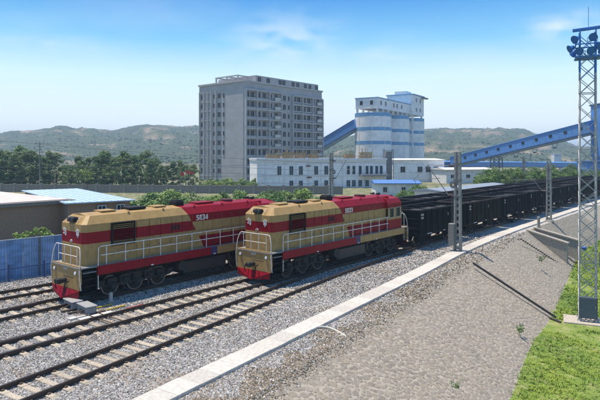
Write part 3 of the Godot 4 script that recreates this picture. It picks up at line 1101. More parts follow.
func locomotive(number: String) -> Node3D:
	var L := 16.2
	var HW := 1.20         # half width of the hood
	var CW := 1.40         # half width of the cab
	var DK := 1.80         # deck
	var EV := 3.92         # eaves
	var RF := 4.33         # edge of the roof
	var tan := loco_mat("tan")
	var red := loco_mat("red")
	var black := M("loco_black", Color(0.022, 0.022, 0.024), 0.6, 0.2, "grain", 1.2, false)
	var dirty := M("loco_running_gear", Color(0.062, 0.060, 0.058), 0.7, 0.2, "grain", 1.4, false)
	var steel := M("wheel_tyre_steel", Color(0.34, 0.335, 0.33), 0.35, 0.85, "grain", 2.0, false)
	var white := M("rail_white_paint", Color(0.74, 0.73, 0.70), 0.5, 0.0, "soft", 1.0, false)
	var deckm := M("deck_grey", Color(0.30, 0.295, 0.285), 0.8, 0.1, "grain", 1.0, false)
	var o := thing("diesel_locomotive", "", "locomotive")
	var zs := zones()
	var kit := func() -> Dictionary: return {"tan": MB.new(), "red": MB.new()}

	# --- frame and deck
	var b := MB.new()
	b.box(Vector3(L / 2, 1.30, 0), Vector3(L - 1.3, 0.5, 1.7))
	part("main_frame", b, black, o)
	b = MB.new()
	b.box(Vector3(L / 2, DK - 0.03, 0), Vector3(L - 0.24, 0.06, 3.0))
	part("deck", b, deckm, o)
	for sd in [-1.0, 1.0]:
		var sl := MB.new()
		sl.box(Vector3((1.08 + 8.72) / 2, 1.555, sd * 1.515), Vector3(7.64, 0.47, 0.05))
		part("side_sill", sl, red, o).set_meta("label", "red front length of the side sill")
		sl = MB.new()
		sl.box(Vector3((9.22 + 15.4) / 2, 1.555, sd * 1.515), Vector3(6.18, 0.47, 0.05))
		part("side_sill", sl, tan, o).set_meta("label", "tan rear length of the side sill")
		sl = MB.new()
		sl.box(Vector3(8.97, 1.555, sd * 1.512), Vector3(0.49, 0.465, 0.05))
		part("sill_plate", sl, M("plate_blue", Color(0.035, 0.03, 0.13), 0.5, 0, "soft", 1.0, false), o)
		for k in 6:
			sl = MB.new()
			sl.cbox(Vector3(2.1 + k * 2.3, 1.36, sd * 1.546), Vector3(0.16, 0.07, 0.012), 0.003)
			if k in [1, 3, 4]: part("number_plate", sl, white, o)

	# --- hood: front face, corners, sides, roof
	var h: Dictionary = kit.call()
	var c := 0.20
	var x0 := 0.48
	var x1 := 13.55
	var rx := 0.42     # how far the slope of the nose leans back
	var rz := 0.32
	for band in [[DK, 2.93, "tan"], [2.93, 3.52, "red"], [3.52, EV, "tan"]]:
		var y0: float = band[0]
		var y1: float = band[1]
		var mb: MB = h[band[2]]
		mb.quad_to(Vector3(x0, y0, -HW + c), Vector3(x0, y0, HW - c), Vector3(x0, y1, HW - c), Vector3(x0, y1, -HW + c), Vector3.LEFT)
		for sd in [-1.0, 1.0]:
			mb.quad_to(Vector3(x0, y0, sd * (HW - c)), Vector3(x0 + c, y0, sd * HW), Vector3(x0 + c, y1, sd * HW), Vector3(x0, y1, sd * (HW - c)), Vector3(-1, 0, sd))
	for sd in [-1.0, 1.0]:
		# the side leaves an opening for the intake grille
		for q in [rect(x0 + c, 2.12, DK, EV), rect(3.40, x1, DK, EV), rect(2.12, 3.40, DK, 2.74), rect(2.12, 3.40, 3.84, EV)]:
			painted(h, q, Vector3(0, 0, sd * HW), Vector3.UP, Vector3(0, 0, sd), zs)
		# slope above the eaves, painted as it goes on
		var run := RF - EV
		var up := Vector3(0, 1, -sd * rz / run)
		painted(h, PackedVector2Array([Vector2(x0 + c, EV), Vector2(x1, EV), Vector2(x1, RF), Vector2(x0 + rx + 0.12, RF)]), Vector3(0, 0, sd * HW) - Vector3(0, 0, -sd * rz / run) * EV, up, Vector3(0, 1, sd), zs)
		h.tan.quad_to(Vector3(x0, EV, sd * (HW - c)), Vector3(x0 + c, EV, sd * HW), Vector3(x0 + rx + 0.12, RF, sd * (HW - rz)), Vector3(x0 + rx, RF, sd * (HW - rz - 0.14)), Vector3(-1, 1, sd))
		# roof, slightly crowned
		var zr := HW - rz
		for q in [[x0 + rx + 0.12, 6.92, "tan"], [6.92, x1, "red"]]:
			h[q[2]].quad_to(Vector3(q[0], RF, sd * zr), Vector3(q[1], RF, sd * zr), Vector3(q[1], RF + 0.10, 0), Vector3(q[0], RF + 0.10, 0), Vector3.UP)
		h.tan.quad_to(Vector3(x0 + rx, RF, sd * (zr - 0.14)), Vector3(x0 + rx + 0.12, RF, sd * zr), Vector3(x0 + rx + 0.12, RF + 0.10, 0), Vector3(x0 + rx, RF + 0.09, 0), Vector3.UP)
	h.tan.quad_to(Vector3(x0, EV, -HW + c), Vector3(x0, EV, HW - c), Vector3(x0 + rx, RF, HW - rz - 0.14), Vector3(x0 + rx, RF, -HW + rz + 0.14), Vector3(-1, 1, 0))
	h.tan.tri(Vector3(x0 + rx, RF, HW - rz - 0.14), Vector3(x0 + rx, RF + 0.09, 0), Vector3(x0 + rx, RF, -HW + rz + 0.14))
	h.red.quad_to(Vector3(x1, DK, -HW), Vector3(x1, DK, HW), Vector3(x1, RF, HW), Vector3(x1, RF, -HW), Vector3.RIGHT)
	inst("hood", kit_mesh(h), o)

	# --- hood doors on both sides, each proud of the hood and painted across
	var doors := []
	var xx := 3.62
	while xx < 13.2:
		var w := 0.72 if int(xx * 10) % 3 else 0.78
		doors.append([xx, xx + w])
		xx += w + 0.045
	for sd in [-1.0, 1.0]:
		for q in doors:
			if q[1] > 13.0 - 0.02: continue
			for lv in [[DK + 0.09, 2.86], [2.90, 3.84]]:
				var k: Dictionary = kit.call()
				var poly := rect(q[0], q[1], lv[0], lv[1])
				painted(k, poly, Vector3(0, 0, sd * (HW + 0.028)), Vector3.UP, Vector3(0, 0, sd), zs)
				# edges of the door leaf
				for e in 4:
					var p := poly[e]
					var r := poly[(e + 1) % 4]
					var mid := (p + r) / 2.0
					var key := "tan"
					for z in zs:
						if Geometry2D.is_point_in_polygon(mid, z[0]): key = z[1]
					k[key].quad_to(Vector3(p.x, p.y, sd * HW), Vector3(r.x, r.y, sd * HW), Vector3(r.x, r.y, sd * (HW + 0.028)), Vector3(p.x, p.y, sd * (HW + 0.028)), Vector3(mid.x - (q[0] + q[1]) / 2, mid.y - (lv[0] + lv[1]) / 2, 0))
				var dr := inst("hood_door", kit_mesh(k), o)
				if lv[0] < 2.0:
					var hd := MB.new()
					hd.cbox(Vector3(q[1] - 0.1, 2.45, sd * (HW + 0.032)), Vector3(0.03, 0.12, 0.02), 0.004)
					part("handle", hd, black, dr)
		# big intake grille
		var g := MB.new()
		for e in [-1.0, 1.0]: g.box(Vector3(2.76, 3.29 + e * 0.58, sd * (HW + 0.03)), Vector3(1.32, 0.06, 0.13))
		var gr := part("intake_grille", g, black, o)
		for k in 11:
			var sl := MB.new()
			sl.box(Vector3(2.76, 2.80 + k * 0.097, sd * (HW + 0.03)), Vector3(1.27, 0.014, 0.085), Basis(Vector3.RIGHT, sd * 0.35))
			var st := k in [2, 3, 4, 5, 6, 7]
			part("slat", sl, red if st else tan, gr)
		for e in [-1.0, 1.0]:
			g = MB.new()
			g.box(Vector3(2.76 + e * 0.69, 3.28, sd * (HW + 0.03)), Vector3(0.06, 1.22, 0.13))
			part("grille_frame", g, black, gr)
		# small louvre group near the change of paint
		for k in 3:
			g = MB.new()
			g.box(Vector3(5.98 + k * 0.24, 3.24, sd * (HW + 0.03)), Vector3(0.15, 0.30, 0.03))
			part("louvre", g, black, o)
		# lifting lugs along the roof slope
		for k in 5:
			g = MB.new()
			g.cbox(Vector3(3.3 + k * 2.3, RF + 0.02, sd * (HW - rz + 0.02)), Vector3(0.12, 0.09, 0.06), 0.01)
			part("lifting_lug", g, tan if k < 2 else red, o)
		# number on the red shoulder
		var tx := text_mesh(number, 0.31, 0.02, white)
		var to := MeshInstance3D.new()
		to.name = "number"
		to.mesh = tx
		to.rotation.y = 0.0 if sd > 0 else PI
		to.position = Vector3(8.25, 3.66, sd * (HW + 0.036))
		o.add_child(to, true)

	# --- markings on the nose: two characters drawn with strokes, and a small crest
	var strokes := [
		[[0.05, 0.95, 0.0, 0.62], [0.0, 0.78, 0.55, 0.78], [0.55, 0.78, 0.45, 0.45], [0.05, 0.55, 0.6, 0.5], [0.6, 0.5, 0.55, 0.05], [0.55, 0.05, 0.38, 0.1], [-0.05, 0.28, 0.42, 0.28], [0.22, 1.0, 0.3, 0.82]],
		[[0.25, 1.0, 0.32, 0.88], [0.0, 0.82, 0.62, 0.85], [0.0, 0.82, -0.02, 0.66], [0.62, 0.85, 0.6, 0.68], [0.1, 0.62, 0.1, 0.25], [0.1, 0.62, 0.52, 0.64], [0.52, 0.64, 0.52, 0.25], [0.1, 0.44, 0.52, 0.44], [0.1, 0.25, 0.52, 0.26], [0.31, 0.72, 0.31, 0.0]]]
	for k in 2:
		var st := MB.new()
		var zc := -0.66 if k == 0 else 0.66
		for q in strokes[k]:
			var p := Vector3(x0 - 0.012, 3.47 + (q[1] - 0.5) * 0.44, zc + (q[0] - 0.3) * 0.46)
			var r := Vector3(x0 - 0.012, 3.47 + (q[3] - 0.5) * 0.44, zc + (q[2] - 0.3) * 0.46)
			st.bar(p, r, 0.058 if absf(p.z - r.z) < absf(p.y - r.y) else 0.02, 0.02 if absf(p.z - r.z) < absf(p.y - r.y) else 0.058)
		part("painted_character", st, white, o)
	var crest := MB.new()
	for k in 7:
		var a0 := PI * k / 7.0
		var a1 := PI * (k + 1) / 7.0
		crest.bar(Vector3(x0 - 0.012, 2.98 + sin(a0) * 0.11, cos(a0) * 0.11), Vector3(x0 - 0.012, 2.98 + sin(a1) * 0.11, cos(a1) * 0.11), 0.03, 0.03)
	crest.bar(Vector3(x0 - 0.012, 2.94, 0), Vector3(x0 - 0.012, 3.05, 0), 0.04, 0.03)
	part("crest", crest, white, o)

	# --- headlight on the sloped nose
	b = MB.new()
	b.cbox(Vector3(x0 + 0.10, 4.13, 0), Vector3(0.3, 0.26, 0.62), 0.05)
	var hl := part("headlight_housing", b, black, o)
	for e in [-1.0, 1.0]:
		b = MB.new()
		b.tube(Vector3(x0 - 0.10, 4.13, e * 0.15), Vector3(x0 - 0.02, 4.13, e * 0.15), 0.115, 16)
		part("lamp", b, glass("lamp_glass", Color(0.06, 0.06, 0.065), 0.1), hl)
	for e in [-1.0, 1.0]:   # handholds beside it
		b = MB.new()
		b.wire([Vector3(x0 + 0.1, 4.02, e * 0.55), Vector3(x0 + 0.02, 4.08, e * 0.55), Vector3(x0 + 0.2, 4.28, e * 0.55), Vector3(x0 + 0.3, 4.22, e * 0.55)], 0.014, 5)
		part("handhold", b, white, o)

	# --- cab at the far end
	var k: Dictionary = kit.call()
	var cx0 := 13.15
	var cx1 := 15.15
	var cr := 4.36
	for sd in [-1.0, 1.0]:
		var holes := [rect(13.38, 13.98, 2.72, 3.44), rect(14.32, 14.92, 2.72, 3.44)]
		var sheet := [rect(cx0, cx1, DK, 3.75)]
		# side wall with two window openings, cut as strips
		for q in [rect(cx0, cx1, DK, 2.72), rect(cx0, 13.38, 2.72, 3.44), rect(13.98, 14.32, 2.72, 3.44), rect(14.92, cx1, 2.72, 3.44), rect(cx0, cx1, 3.44, 3.80)]:
			painted(k, q, Vector3(0, 0, sd * CW), Vector3.UP, Vector3(0, 0, sd), zs)
		k.red.quad_to(Vector3(cx0, 3.80, sd * CW), Vector3(cx1, 3.80, sd * CW), Vector3(cx1 - 0.08, 4.14, sd * (CW - 0.22)), Vector3(cx0, 4.14, sd * (CW - 0.22)), Vector3(0, 1, sd))
		k.red.quad_to(Vector3(cx0, 4.14, sd * (CW - 0.22)), Vector3(cx1 - 0.08, 4.14, sd * (CW - 0.22)), Vector3(cx1 - 0.12, cr, 0), Vector3(cx0, cr, 0), Vector3.UP)
		# wall of the cab over the walkway
		for band in [[DK, 2.55, "red"], [2.55, 2.80, "tan"], [3.42, 3.45, "tan"], [3.45, 3.80, "red"]]:
			k[band[2]].quad_to(Vector3(cx0, band[0], sd * HW), Vector3(cx0, band[0], sd * CW), Vector3(cx0, band[1], sd * CW), Vector3(cx0, band[1], sd * HW), Vector3.LEFT)
		k.red.quad_to(Vector3(cx0, 3.80, 0), Vector3(cx0, 3.80, sd * CW), Vector3(cx0, 4.14, sd * (CW - 0.22)), Vector3(cx0, cr, 0), Vector3.LEFT)
		for holex in [13.38, 14.32]:
			b = MB.new()
			b.box(Vector3(holex + 0.3, 3.08, sd * (CW - 0.05)), Vector3(0.62, 0.74, 0.02))
			var wn := part("cab_window", b, glass("cab_glass", Color(0.02, 0.024, 0.026), 0.06), o)
			b = MB.new()
			for e in [[0.0, 0.36, 0.68, 0.04], [0.0, -0.36, 0.68, 0.04], [-0.31, 0.0, 0.04, 0.72], [0.31, 0.0, 0.04, 0.72]]:
				b.box(Vector3(holex + 0.3 + e[0], 3.08 + e[1], sd * (CW + 0.002)), Vector3(e[2], e[3], 0.05))
			part("window_frame", b, M("window_frame_grey", Color(0.42, 0.42, 0.42), 0.5, 0.3, "soft", 1.0, false), wn)
		b = MB.new()
		b.box(Vector3(cx0 + 0.04, 3.11, sd * (HW + CW) / 2), Vector3(0.02, 0.60, CW - HW - 0.04))
		part("walkway_window", b, glass("cab_glass", Color.BLACK), o)
	k.red.quad_to(Vector3(cx1, DK, -CW), Vector3(cx1, DK, CW), Vector3(cx1, 2.72, CW), Vector3(cx1, 2.72, -CW), Vector3.RIGHT)
	k.red.quad_to(Vector3(cx1, 3.44, -CW), Vector3(cx1, 3.44, CW), Vector3(cx1, 3.80, CW), Vector3(cx1, 3.80, -CW), Vector3.RIGHT)
	k.red.quad_to(Vector3(cx1, 3.80, -CW), Vector3(cx1, 3.80, CW), Vector3(cx1 - 0.1, cr - 0.05, 0.6), Vector3(cx1 - 0.1, cr - 0.05, -0.6), Vector3.RIGHT)
	for z in [-1.3, -0.45, 0.45, 1.3]:
		k.tan.quad_to(Vector3(cx1, 2.72, z - 0.1), Vector3(cx1, 2.72, z + 0.1), Vector3(cx1, 3.44, z + 0.1), Vector3(cx1, 3.44, z - 0.1), Vector3.RIGHT)
	b = MB.new()
	b.box(Vector3(cx1 - 0.06, 3.08, 0), Vector3(0.02, 0.74, 2 * CW - 0.1))
	part("rear_window", b, glass("cab_glass", Color.BLACK), o)
	inst("cab", kit_mesh(k), o)
	b = MB.new()
	b.cbox(Vector3(14.5, 2.1, 0), Vector3(0.9, 0.6, 1.6), 0.05)
	part("control_desk", b, black, o)

	# --- things on the roof
	for q in [[2.4, 0.9, 0.05, 0.8, "tan"], [4.2, 1.1, 0.10, 0.9, "black"], [5.8, 0.8, 0.05, 0.8, "tan"], [9.2, 1.4, 0.06, 0.9, "red"]]:
		b = MB.new()
		b.cbox(Vector3(q[0], RF + 0.10 + q[2] / 2, 0), Vector3(q[1], q[2] + 0.03, q[3]), 0.015)
		part("roof_hatch", b, {"tan": tan, "black": black, "red": red}[q[4]], o)
	b = MB.new()
	b.cbox(Vector3(7.25, RF + 0.20, 0), Vector3(0.62, 0.28, 0.7), 0.03)
	b.box(Vector3(7.25, RF + 0.37, 0), Vector3(0.5, 0.06, 0.5))
	part("exhaust", b, black, o)
	b = MB.new()
	b.ring(Vector3(11.4, RF + 0.14, 0), Vector3.UP, 0.0, 0.42, 0.12, 20)
	part("roof_fan_cover", b, M("fan_cover", Color(0.10, 0.02, 0.025), 0.7, 0, "grain", 1.0, false), o)
	for e in [-1.0, 1.0]:
		b = MB.new()
		b.tube(Vector3(13.2, RF + 0.16, e * 0.25), Vector3(13.75, RF + 0.16, e * 0.25), 0.035, 8, 0.09)
		b.tube(Vector3(13.6, RF, e * 0.25), Vector3(13.6, RF + 0.16, e * 0.25), 0.03, 6)
		part("horn", b, black, o)

	# --- railings along both walkways
	for sd in [-1.0, 1.0]:
		var zr: float = sd * 1.46
		for lv in [0.98, 0.52]:
			b = MB.new()
			b.tube(Vector3(1.30, DK + lv, zr), Vector3(13.1, DK + lv, zr), 0.026, 6)
			part("handrail", b, white, o)
		for i in 11:
			b = MB.new()
			b.tube(Vector3(1.62 + i * 1.13, DK, zr), Vector3(1.62 + i * 1.13, DK + 0.98, zr), 0.024, 6)
			part("railing_post", b, white, o)
		# grab rail that drops to the step
		b = MB.new()
		b.wire([Vector3(1.30, DK + 0.98, zr), Vector3(1.16, DK + 0.90, zr + sd * 0.03), Vector3(1.12, DK, zr + sd * 0.05), Vector3(1.12, 0.62, zr + sd * 0.06)], 0.022, 6)
		part("grab_rail", b, white, o)
		b = MB.new()
		b.wire([Vector3(14.9, 3.1, sd * 1.45), Vector3(15.25, 3.0, sd * 1.47), Vector3(15.42, 2.7, sd * 1.48), Vector3(15.42, 0.8, sd * 1.49)], 0.022, 6)
		part("grab_rail", b, white, o)
	# --- end platforms: railing, steps, pilot, coupler
	for en in [0, 1]:
		var f := func(x: float) -> float: return x if en == 0 else L - x
		b = MB.new()
		for sd in [-1.0, 1.0]:
			b.wire([Vector3(f.call(0.20), 0.68, sd * 1.49), Vector3(f.call(0.12), 1.5, sd * 1.47), Vector3(f.call(0.20), DK + 0.55, sd * 1.40), Vector3(f.call(0.26), DK + 0.92, sd * 1.27), Vector3(f.call(0.28), DK + 1.02, sd * 1.15)], 0.022, 6)
		b.tube(Vector3(f.call(0.28), DK + 1.02, -1.15), Vector3(f.call(0.28), DK + 1.02, 1.15), 0.022, 6)
		b.tube(Vector3(f.call(0.28), DK + 0.52, -0.95), Vector3(f.call(0.28), DK + 0.52, 0.95), 0.018, 6)
		for z in [-0.95, -0.32, 0.32, 0.95]:
			b.tube(Vector3(f.call(0.28), DK, z), Vector3(f.call(0.28), DK + 1.02, z), 0.02, 6)
		part("platform_railing", b, white, o)
		for sd in [-1.0, 1.0]:
			for i in 4:
				b = MB.new()
				b.box(Vector3(f.call(0.68), 0.50 + i * 0.34, sd * 1.30), Vector3(0.72, 0.04, 0.38))
				part("step", b, deckm if i == 3 else black, o)
			b = MB.new()
			b.box(Vector3(f.call(0.68), 1.05, sd * 1.03), Vector3(0.80, 1.28, 0.03))
			b.box(Vector3(f.call(1.07), 1.10, sd * 1.26), Vector3(0.03, 1.25, 0.44))
			part("step_well", b, black, o)
		# pilot: tan end sheet over a red plough
		var pil := MB.new()
		pil.prism(PackedVector2Array([Vector2(-1.38, 0.66), Vector2(1.38, 0.66), Vector2(1.50, 1.10), Vector2(1.44, 1.86), Vector2(-1.44, 1.86), Vector2(-1.50, 1.10)]), Vector3(f.call(0.16), 0, 0), Vector3.BACK, Vector3.UP, Vector3(f.call(0.24) - f.call(0.16), 0, 0))
		var pm := part("pilot_sheet", pil, tan, o)
		if en == 0:
			var nt := MeshInstance3D.new()
			nt.name = "pilot_number"
			nt.mesh = text_mesh(number, 0.13, 0.012, white)
			nt.rotation.y = -PI / 2
			nt.position = Vector3(0.148, 1.63, 0.0)
			o.add_child(nt, true)
		pil = MB.new()
		var xa: float = f.call(-0.12)
		var xb: float = f.call(0.16)
		var yb := 0.17
		# wedge: swept back towards the sides
		for sd in [-1.0, 1.0]:
			pil.quad_to(Vector3(xa, yb, 0), Vector3(xb, yb + 0.10, sd * 1.32), Vector3(f.call(0.15), 0.66, sd * 1.40), Vector3(f.call(0.10), 0.66, 0), Vector3(-1 if en == 0 else 1, 0.2, sd * 0.3))
			pil.quad_to(Vector3(xa, yb, 0), Vector3(xb, yb + 0.10, sd * 1.32), Vector3(f.call(0.30), yb + 0.10, sd * 1.32), Vector3(f.call(0.02), yb, 0), Vector3.DOWN)
			pil.quad_to(Vector3(f.call(0.15), 0.66, sd * 1.40), Vector3(f.call(0.10), 0.66, 0), Vector3(f.call(0.28), 0.66, 0), Vector3(f.call(0.30), 0.66, sd * 1.40), Vector3.UP)
		part("plough", pil, red, o)
		for sd in [-1.0, 1.0]:
			b = MB.new()
			b.tube(Vector3(f.call(0.10), 1.52, sd * 1.08), Vector3(f.call(0.17), 1.52, sd * 1.08), 0.10, 14)
			var rl := part("marker_light", b, M("light_bezel", Color(0.4, 0.4, 0.4), 0.4, 0.5, "", 1, false), o)
			b = MB.new()
			b.tube(Vector3(f.call(0.085), 1.52, sd * 1.08), Vector3(f.call(0.10), 1.52, sd * 1.08), 0.08, 14)
			part("lens", b, glass("lens_clear", Color(0.82, 0.83, 0.80), 0.15), rl)
			b = MB.new()   # hose
			b.wire([Vector3(f.call(0.12), 1.02, sd * 0.42), Vector3(f.call(-0.08), 0.98, sd * 0.44), Vector3(f.call(-0.16), 0.74, sd * 0.45), Vector3(f.call(-0.1), 0.55, sd * 0.42)], 0.03, 6)
			part("brake_hose", b, black, o)
		b = MB.new()
		b.cbox(Vector3(f.call(0.02), 1.04, 0), Vector3(0.36, 0.24, 0.30), 0.04)
		b.cbox(Vector3(f.call(-0.22), 1.04, 0.05), Vector3(0.26, 0.30, 0.22), 0.06)
		b.cbox(Vector3(f.call(-0.28), 1.04, -0.12), Vector3(0.20, 0.24, 0.10), 0.05)
		b.bar(Vector3(f.call(0.08), 1.28, 0.0), Vector3(f.call(0.08), 1.28, 0.95), 0.03, 0.03)
		part("coupler", b, dirty, o)

	# --- bogies, wheels, tank
	for base in [2.2, 11.4]:
		for sd in [-1.0, 1.0]:
			b = MB.new()
			b.prism(PackedVector2Array([Vector2(-0.85, 0.62), Vector2(-0.4, 0.50), Vector2(3.5, 0.50), Vector2(3.95, 0.62), Vector2(3.95, 0.86), Vector2(2.9, 0.95), Vector2(2.4, 1.05), Vector2(0.7, 1.05), Vector2(0.2, 0.95), Vector2(-0.85, 0.86)]), Vector3(base, 0, sd * 0.98), Vector3.RIGHT, Vector3.UP, Vector3(0, 0, sd * 0.10))
			part("bogie_frame", b, dirty, o)
			for ax in 3:
				b = MB.new()
				b.cbox(Vector3(base + ax * 1.55, 0.52, sd * 1.10), Vector3(0.34, 0.36, 0.14), 0.04)
				b.tube(Vector3(base + ax * 1.55, 0.52, sd * 1.16), Vector3(base + ax * 1.55, 0.52, sd * 1.24), 0.13, 12)
				part("axle_box", b, dirty, o)
				for e in [-0.36, 0.36]:
					b = MB.new()
					for r in 5: b.ring(Vector3(base + ax * 1.55 + e, 0.66 + r * 0.075, sd * 1.12), Vector3.UP, 0.0, 0.085, 0.035, 10)
					part("spring", b, black, o)
			for ax in 2:
				b = MB.new()
				b.tube(Vector3(base + 0.62 + ax * 1.55, 0.78, sd * 1.12), Vector3(base + 0.95 + ax * 1.55, 0.78, sd * 1.12), 0.10, 10)
				b.cbox(Vector3(base + 0.78 + ax * 1.55, 0.42, sd * 0.95), Vector3(0.12, 0.5, 0.1), 0.02)
				part("brake_cylinder", b, dirty, o)
			b = MB.new()
			b.bar(Vector3(base + 0.1, 1.15, sd * 1.18), Vector3(base + 3.0, 1.15, sd * 1.18), 0.05, 0.05)
			b.cbox(Vector3(base + 1.55, 1.18, sd * 1.12), Vector3(0.5, 0.22, 0.2), 0.03)
			part("pipework", b, black, o)
		for ax in 3:
			for sd in [-1.0, 1.0]:
				b = MB.new()
				b.ring(Vector3(base + ax * 1.55, 0.525, sd * 0.755), Vector3.BACK, 0.0, 0.47, 0.11, 28)
				b.ring(Vector3(base + ax * 1.55, 0.525, sd * 0.82), Vector3.BACK, 0.0, 0.16, 0.06, 16)
				var wh := part("wheel", b, dirty, o)
				b = MB.new()
				b.ring(Vector3(base + ax * 1.55, 0.525, sd * 0.757), Vector3.BACK, 0.47, 0.525, 0.135, 28)
				part("tyre", b, steel, wh)
			b = MB.new()
			b.tube(Vector3(base + ax * 1.55, 0.525, -0.8), Vector3(base + ax * 1.55, 0.525, 0.8), 0.09, 10)
			part("axle", b, dirty, o)
	b = MB.new()
	b.cbox(Vector3(8.55, 0.80, 0), Vector3(3.4, 0.92, 2.66), 0.14)
	part("fuel_tank", b, M("tank_black", Color(0.040, 0.040, 0.043), 0.5, 0.2, "grain", 0.8, false), o)
	for sd in [-1.0, 1.0]:
		b = MB.new()
		b.tube(Vector3(6.62, 0.95, sd * 0.3), Vector3(6.62, 0.95, sd * 1.38), 0.29, 20)
		part("air_reservoir", b, dirty, o)
		b = MB.new()
		b.cbox(Vector3(10.42, 0.95, sd * 1.2), Vector3(0.22, 0.5, 0.26), 0.03)
		b.cbox(Vector3(8.9, 0.62, sd * 1.345), Vector3(0.6, 0.03, 0.02), 0.004)
		part("tank_fitting", b, dirty, o)
	return o

func wagon_of(kind: int) -> Node3D:
	var dust: Color = [Color(0.016, 0.016, 0.017), Color(0.024, 0.021, 0.019), Color(0.013, 0.014, 0.017)][kind]
	var word: String = ["plain", "dusty", "fresh"][kind]
	var iron := M("wagon_black_" + word, dust, 0.75, 0.0, "grain", 0.9, false)
	var iron2 := M("wagon_grey_black_" + word, dust * 1.4, 0.8, 0.0, "grain", 0.8, false)
	var rim := M("wagon_rim_" + word, dust * 2.6, 0.7, 0.0, "grain", 0.9, false)
	var coal := textured("coal", two_tone("coal", Color(0.012, 0.012, 0.012), Color(0.026, 0.026, 0.026), Color(0.06, 0.06, 0.062), 61, 0.09, 2.0, 4, 512), 0.75, 0.5, 3.0)
	var white := M("wagon_mark_white", Color(0.62, 0.62, 0.60), 0.7, 0, "grain", 2.0, false)
	var P := 9.4
	var BL := 8.75
	var HW := 1.56
	var B0 := 0.98
	var B1 := 2.98
	var o := thing("coal_wagon", "", "wagon")
	for sd in [-1.0, 1.0]:
		var b := MB.new()
		b.box(Vector3(BL / 2, (B0 + B1) / 2, sd * (HW - 0.05)), Vector3(BL, B1 - B0, 0.04))
		part("side_wall", b, iron, o)
		b = MB.new()
		b.cbox(Vector3(BL / 2, B1, sd * (HW - 0.03)), Vector3(BL + 0.06, 0.13, 0.13), 0.02)
		part("top_rail", b, rim, o)
		b = MB.new()
		b.cbox(Vector3(BL / 2, B0 + 0.02, sd * (HW - 0.03)), Vector3(BL, 0.2, 0.12), 0.02)
		part("side_sill", b, iron2, o)
		for i in 9:
			b = MB.new()
			b.cbox(Vector3(0.12 + i * (BL - 0.24) / 8.0, (B0 + B1) / 2 + 0.02, sd * (HW + 0.012)), Vector3(0.15, B1 - B0 - 0.1, 0.13), 0.03)
			part("side_post", b, iron2, o)
		for i in [2, 5]:
			b = MB.new()
			b.cbox(Vector3(0.12 + (i + 0.5) * (BL - 0.24) / 8.0, B0 + 0.42, sd * (HW - 0.01)), Vector3(0.85, 0.62, 0.05), 0.01)
			part("side_door", b, iron2, o)
		# white stencilled patches by the first post, and small ones on the sill
		b = MB.new()
		for q in [[0.42, 2.62, 0.16, 0.17], [0.68, 2.62, 0.16, 0.17], [0.42, 2.36, 0.15, 0.16], [0.66, 2.36, 0.18, 0.16]]:
			b.box(Vector3(q[0], q[1], sd * (HW - 0.026)), Vector3(q[2], q[3], 0.012))
		b.box(Vector3(5.3, 2.4, sd * (HW - 0.026)), Vector3(0.3, 0.08, 0.012))
		b.box(Vector3(5.3, 2.25, sd * (HW - 0.026)), Vector3(0.22, 0.05, 0.012))
		part("stencil_patches", b, white, o)
		b = MB.new()
		b.box(Vector3(1.7, B0 + 0.03, sd * (HW + 0.034)), Vector3(0.8, 0.07, 0.012))
		b.box(Vector3(4.4, B0 + 0.03, sd * (HW + 0.034)), Vector3(0.35, 0.07, 0.012))
		part("sill_marks", b, white, o)
	for e in [0.0, 1.0]:
		var b := MB.new()
		b.box(Vector3(0.02 + e * (BL - 0.04), (B0 + B1) / 2, 0), Vector3(0.04, B1 - B0, 2 * HW - 0.14))
		b.cbox(Vector3(0.0 + e * BL, B1 - 0.7, 0), Vector3(0.12, 0.12, 2 * HW - 0.1), 0.02)
		b.cbox(Vector3(0.0 + e * BL, B0 + 0.5, 0), Vector3(0.12, 0.12, 2 * HW - 0.1), 0.02)
		part("end_wall", b, iron, o)
		b = MB.new()
		b.cbox(Vector3(e * BL, B1, 0), Vector3(0.14, 0.12, 2 * HW - 0.2), 0.02)
		part("end_rail", b, rim, o)
		b = MB.new()
		b.cbox(Vector3(e * (BL + 0.36) - 0.18, 0.88, 0), Vector3(0.42, 0.26, 0.3), 0.04)
		part("coupler", b, iron2, o)
		b = MB.new()
		for r in 5: b.tube(Vector3(-0.08 if e == 0.0 else BL + 0.08, 1.15 + r * 0.38, 1.15), Vector3(-0.08 if e == 0.0 else BL + 0.08, 1.15 + r * 0.38, 1.5), 0.015, 5)
		part("ladder", b, iron2, o)
	var f := MB.new()
	f.box(Vector3(BL / 2, B0 - 0.06, 0), Vector3(BL - 0.1, 0.10, 2 * HW - 0.2))
	f.box(Vector3(BL / 2, B0 - 0.18, 0), Vector3(BL - 0.2, 0.22, 0.5))
	part("underframe", f, iron2, o)
	for i in 3:
		f = MB.new()
		f.bar(Vector3((i + 1) * BL / 4.0, B1 - 0.04, -HW + 0.1), Vector3((i + 1) * BL / 4.0, B1 - 0.04, HW - 0.1), 0.07, 0.07)
		part("cross_tie", f, rim, o)
	# heaped coal, lower than the rim
	f = MB.new()
	var hn := FastNoiseLite.new()
	hn.seed = 2 + kind
	hn.frequency = 0.9
	var gx := 28
	var gz := 12
	var hh := func(i: int, j: int) -> Vector3:
		var x := lerpf(0.06, BL - 0.06, float(i) / gx)
		var z := lerpf(-HW + 0.08, HW - 0.08, float(j) / gz)
		return Vector3(x, B1 - [0.42, 0.55, 0.36][kind] + 0.30 * cos(z / HW * 1.4) + hn.get_noise_2d(x, z) * 0.12 - 0.08, z)
	for i in gx:
		for j in gz:
			f.quad_to(hh.call(i, j), hh.call(i + 1, j), hh.call(i + 1, j + 1), hh.call(i, j + 1), Vector3.UP)
	part("coal_load", f, coal, o)
	var steel := M("wheel_tyre_steel", Color.BLACK)
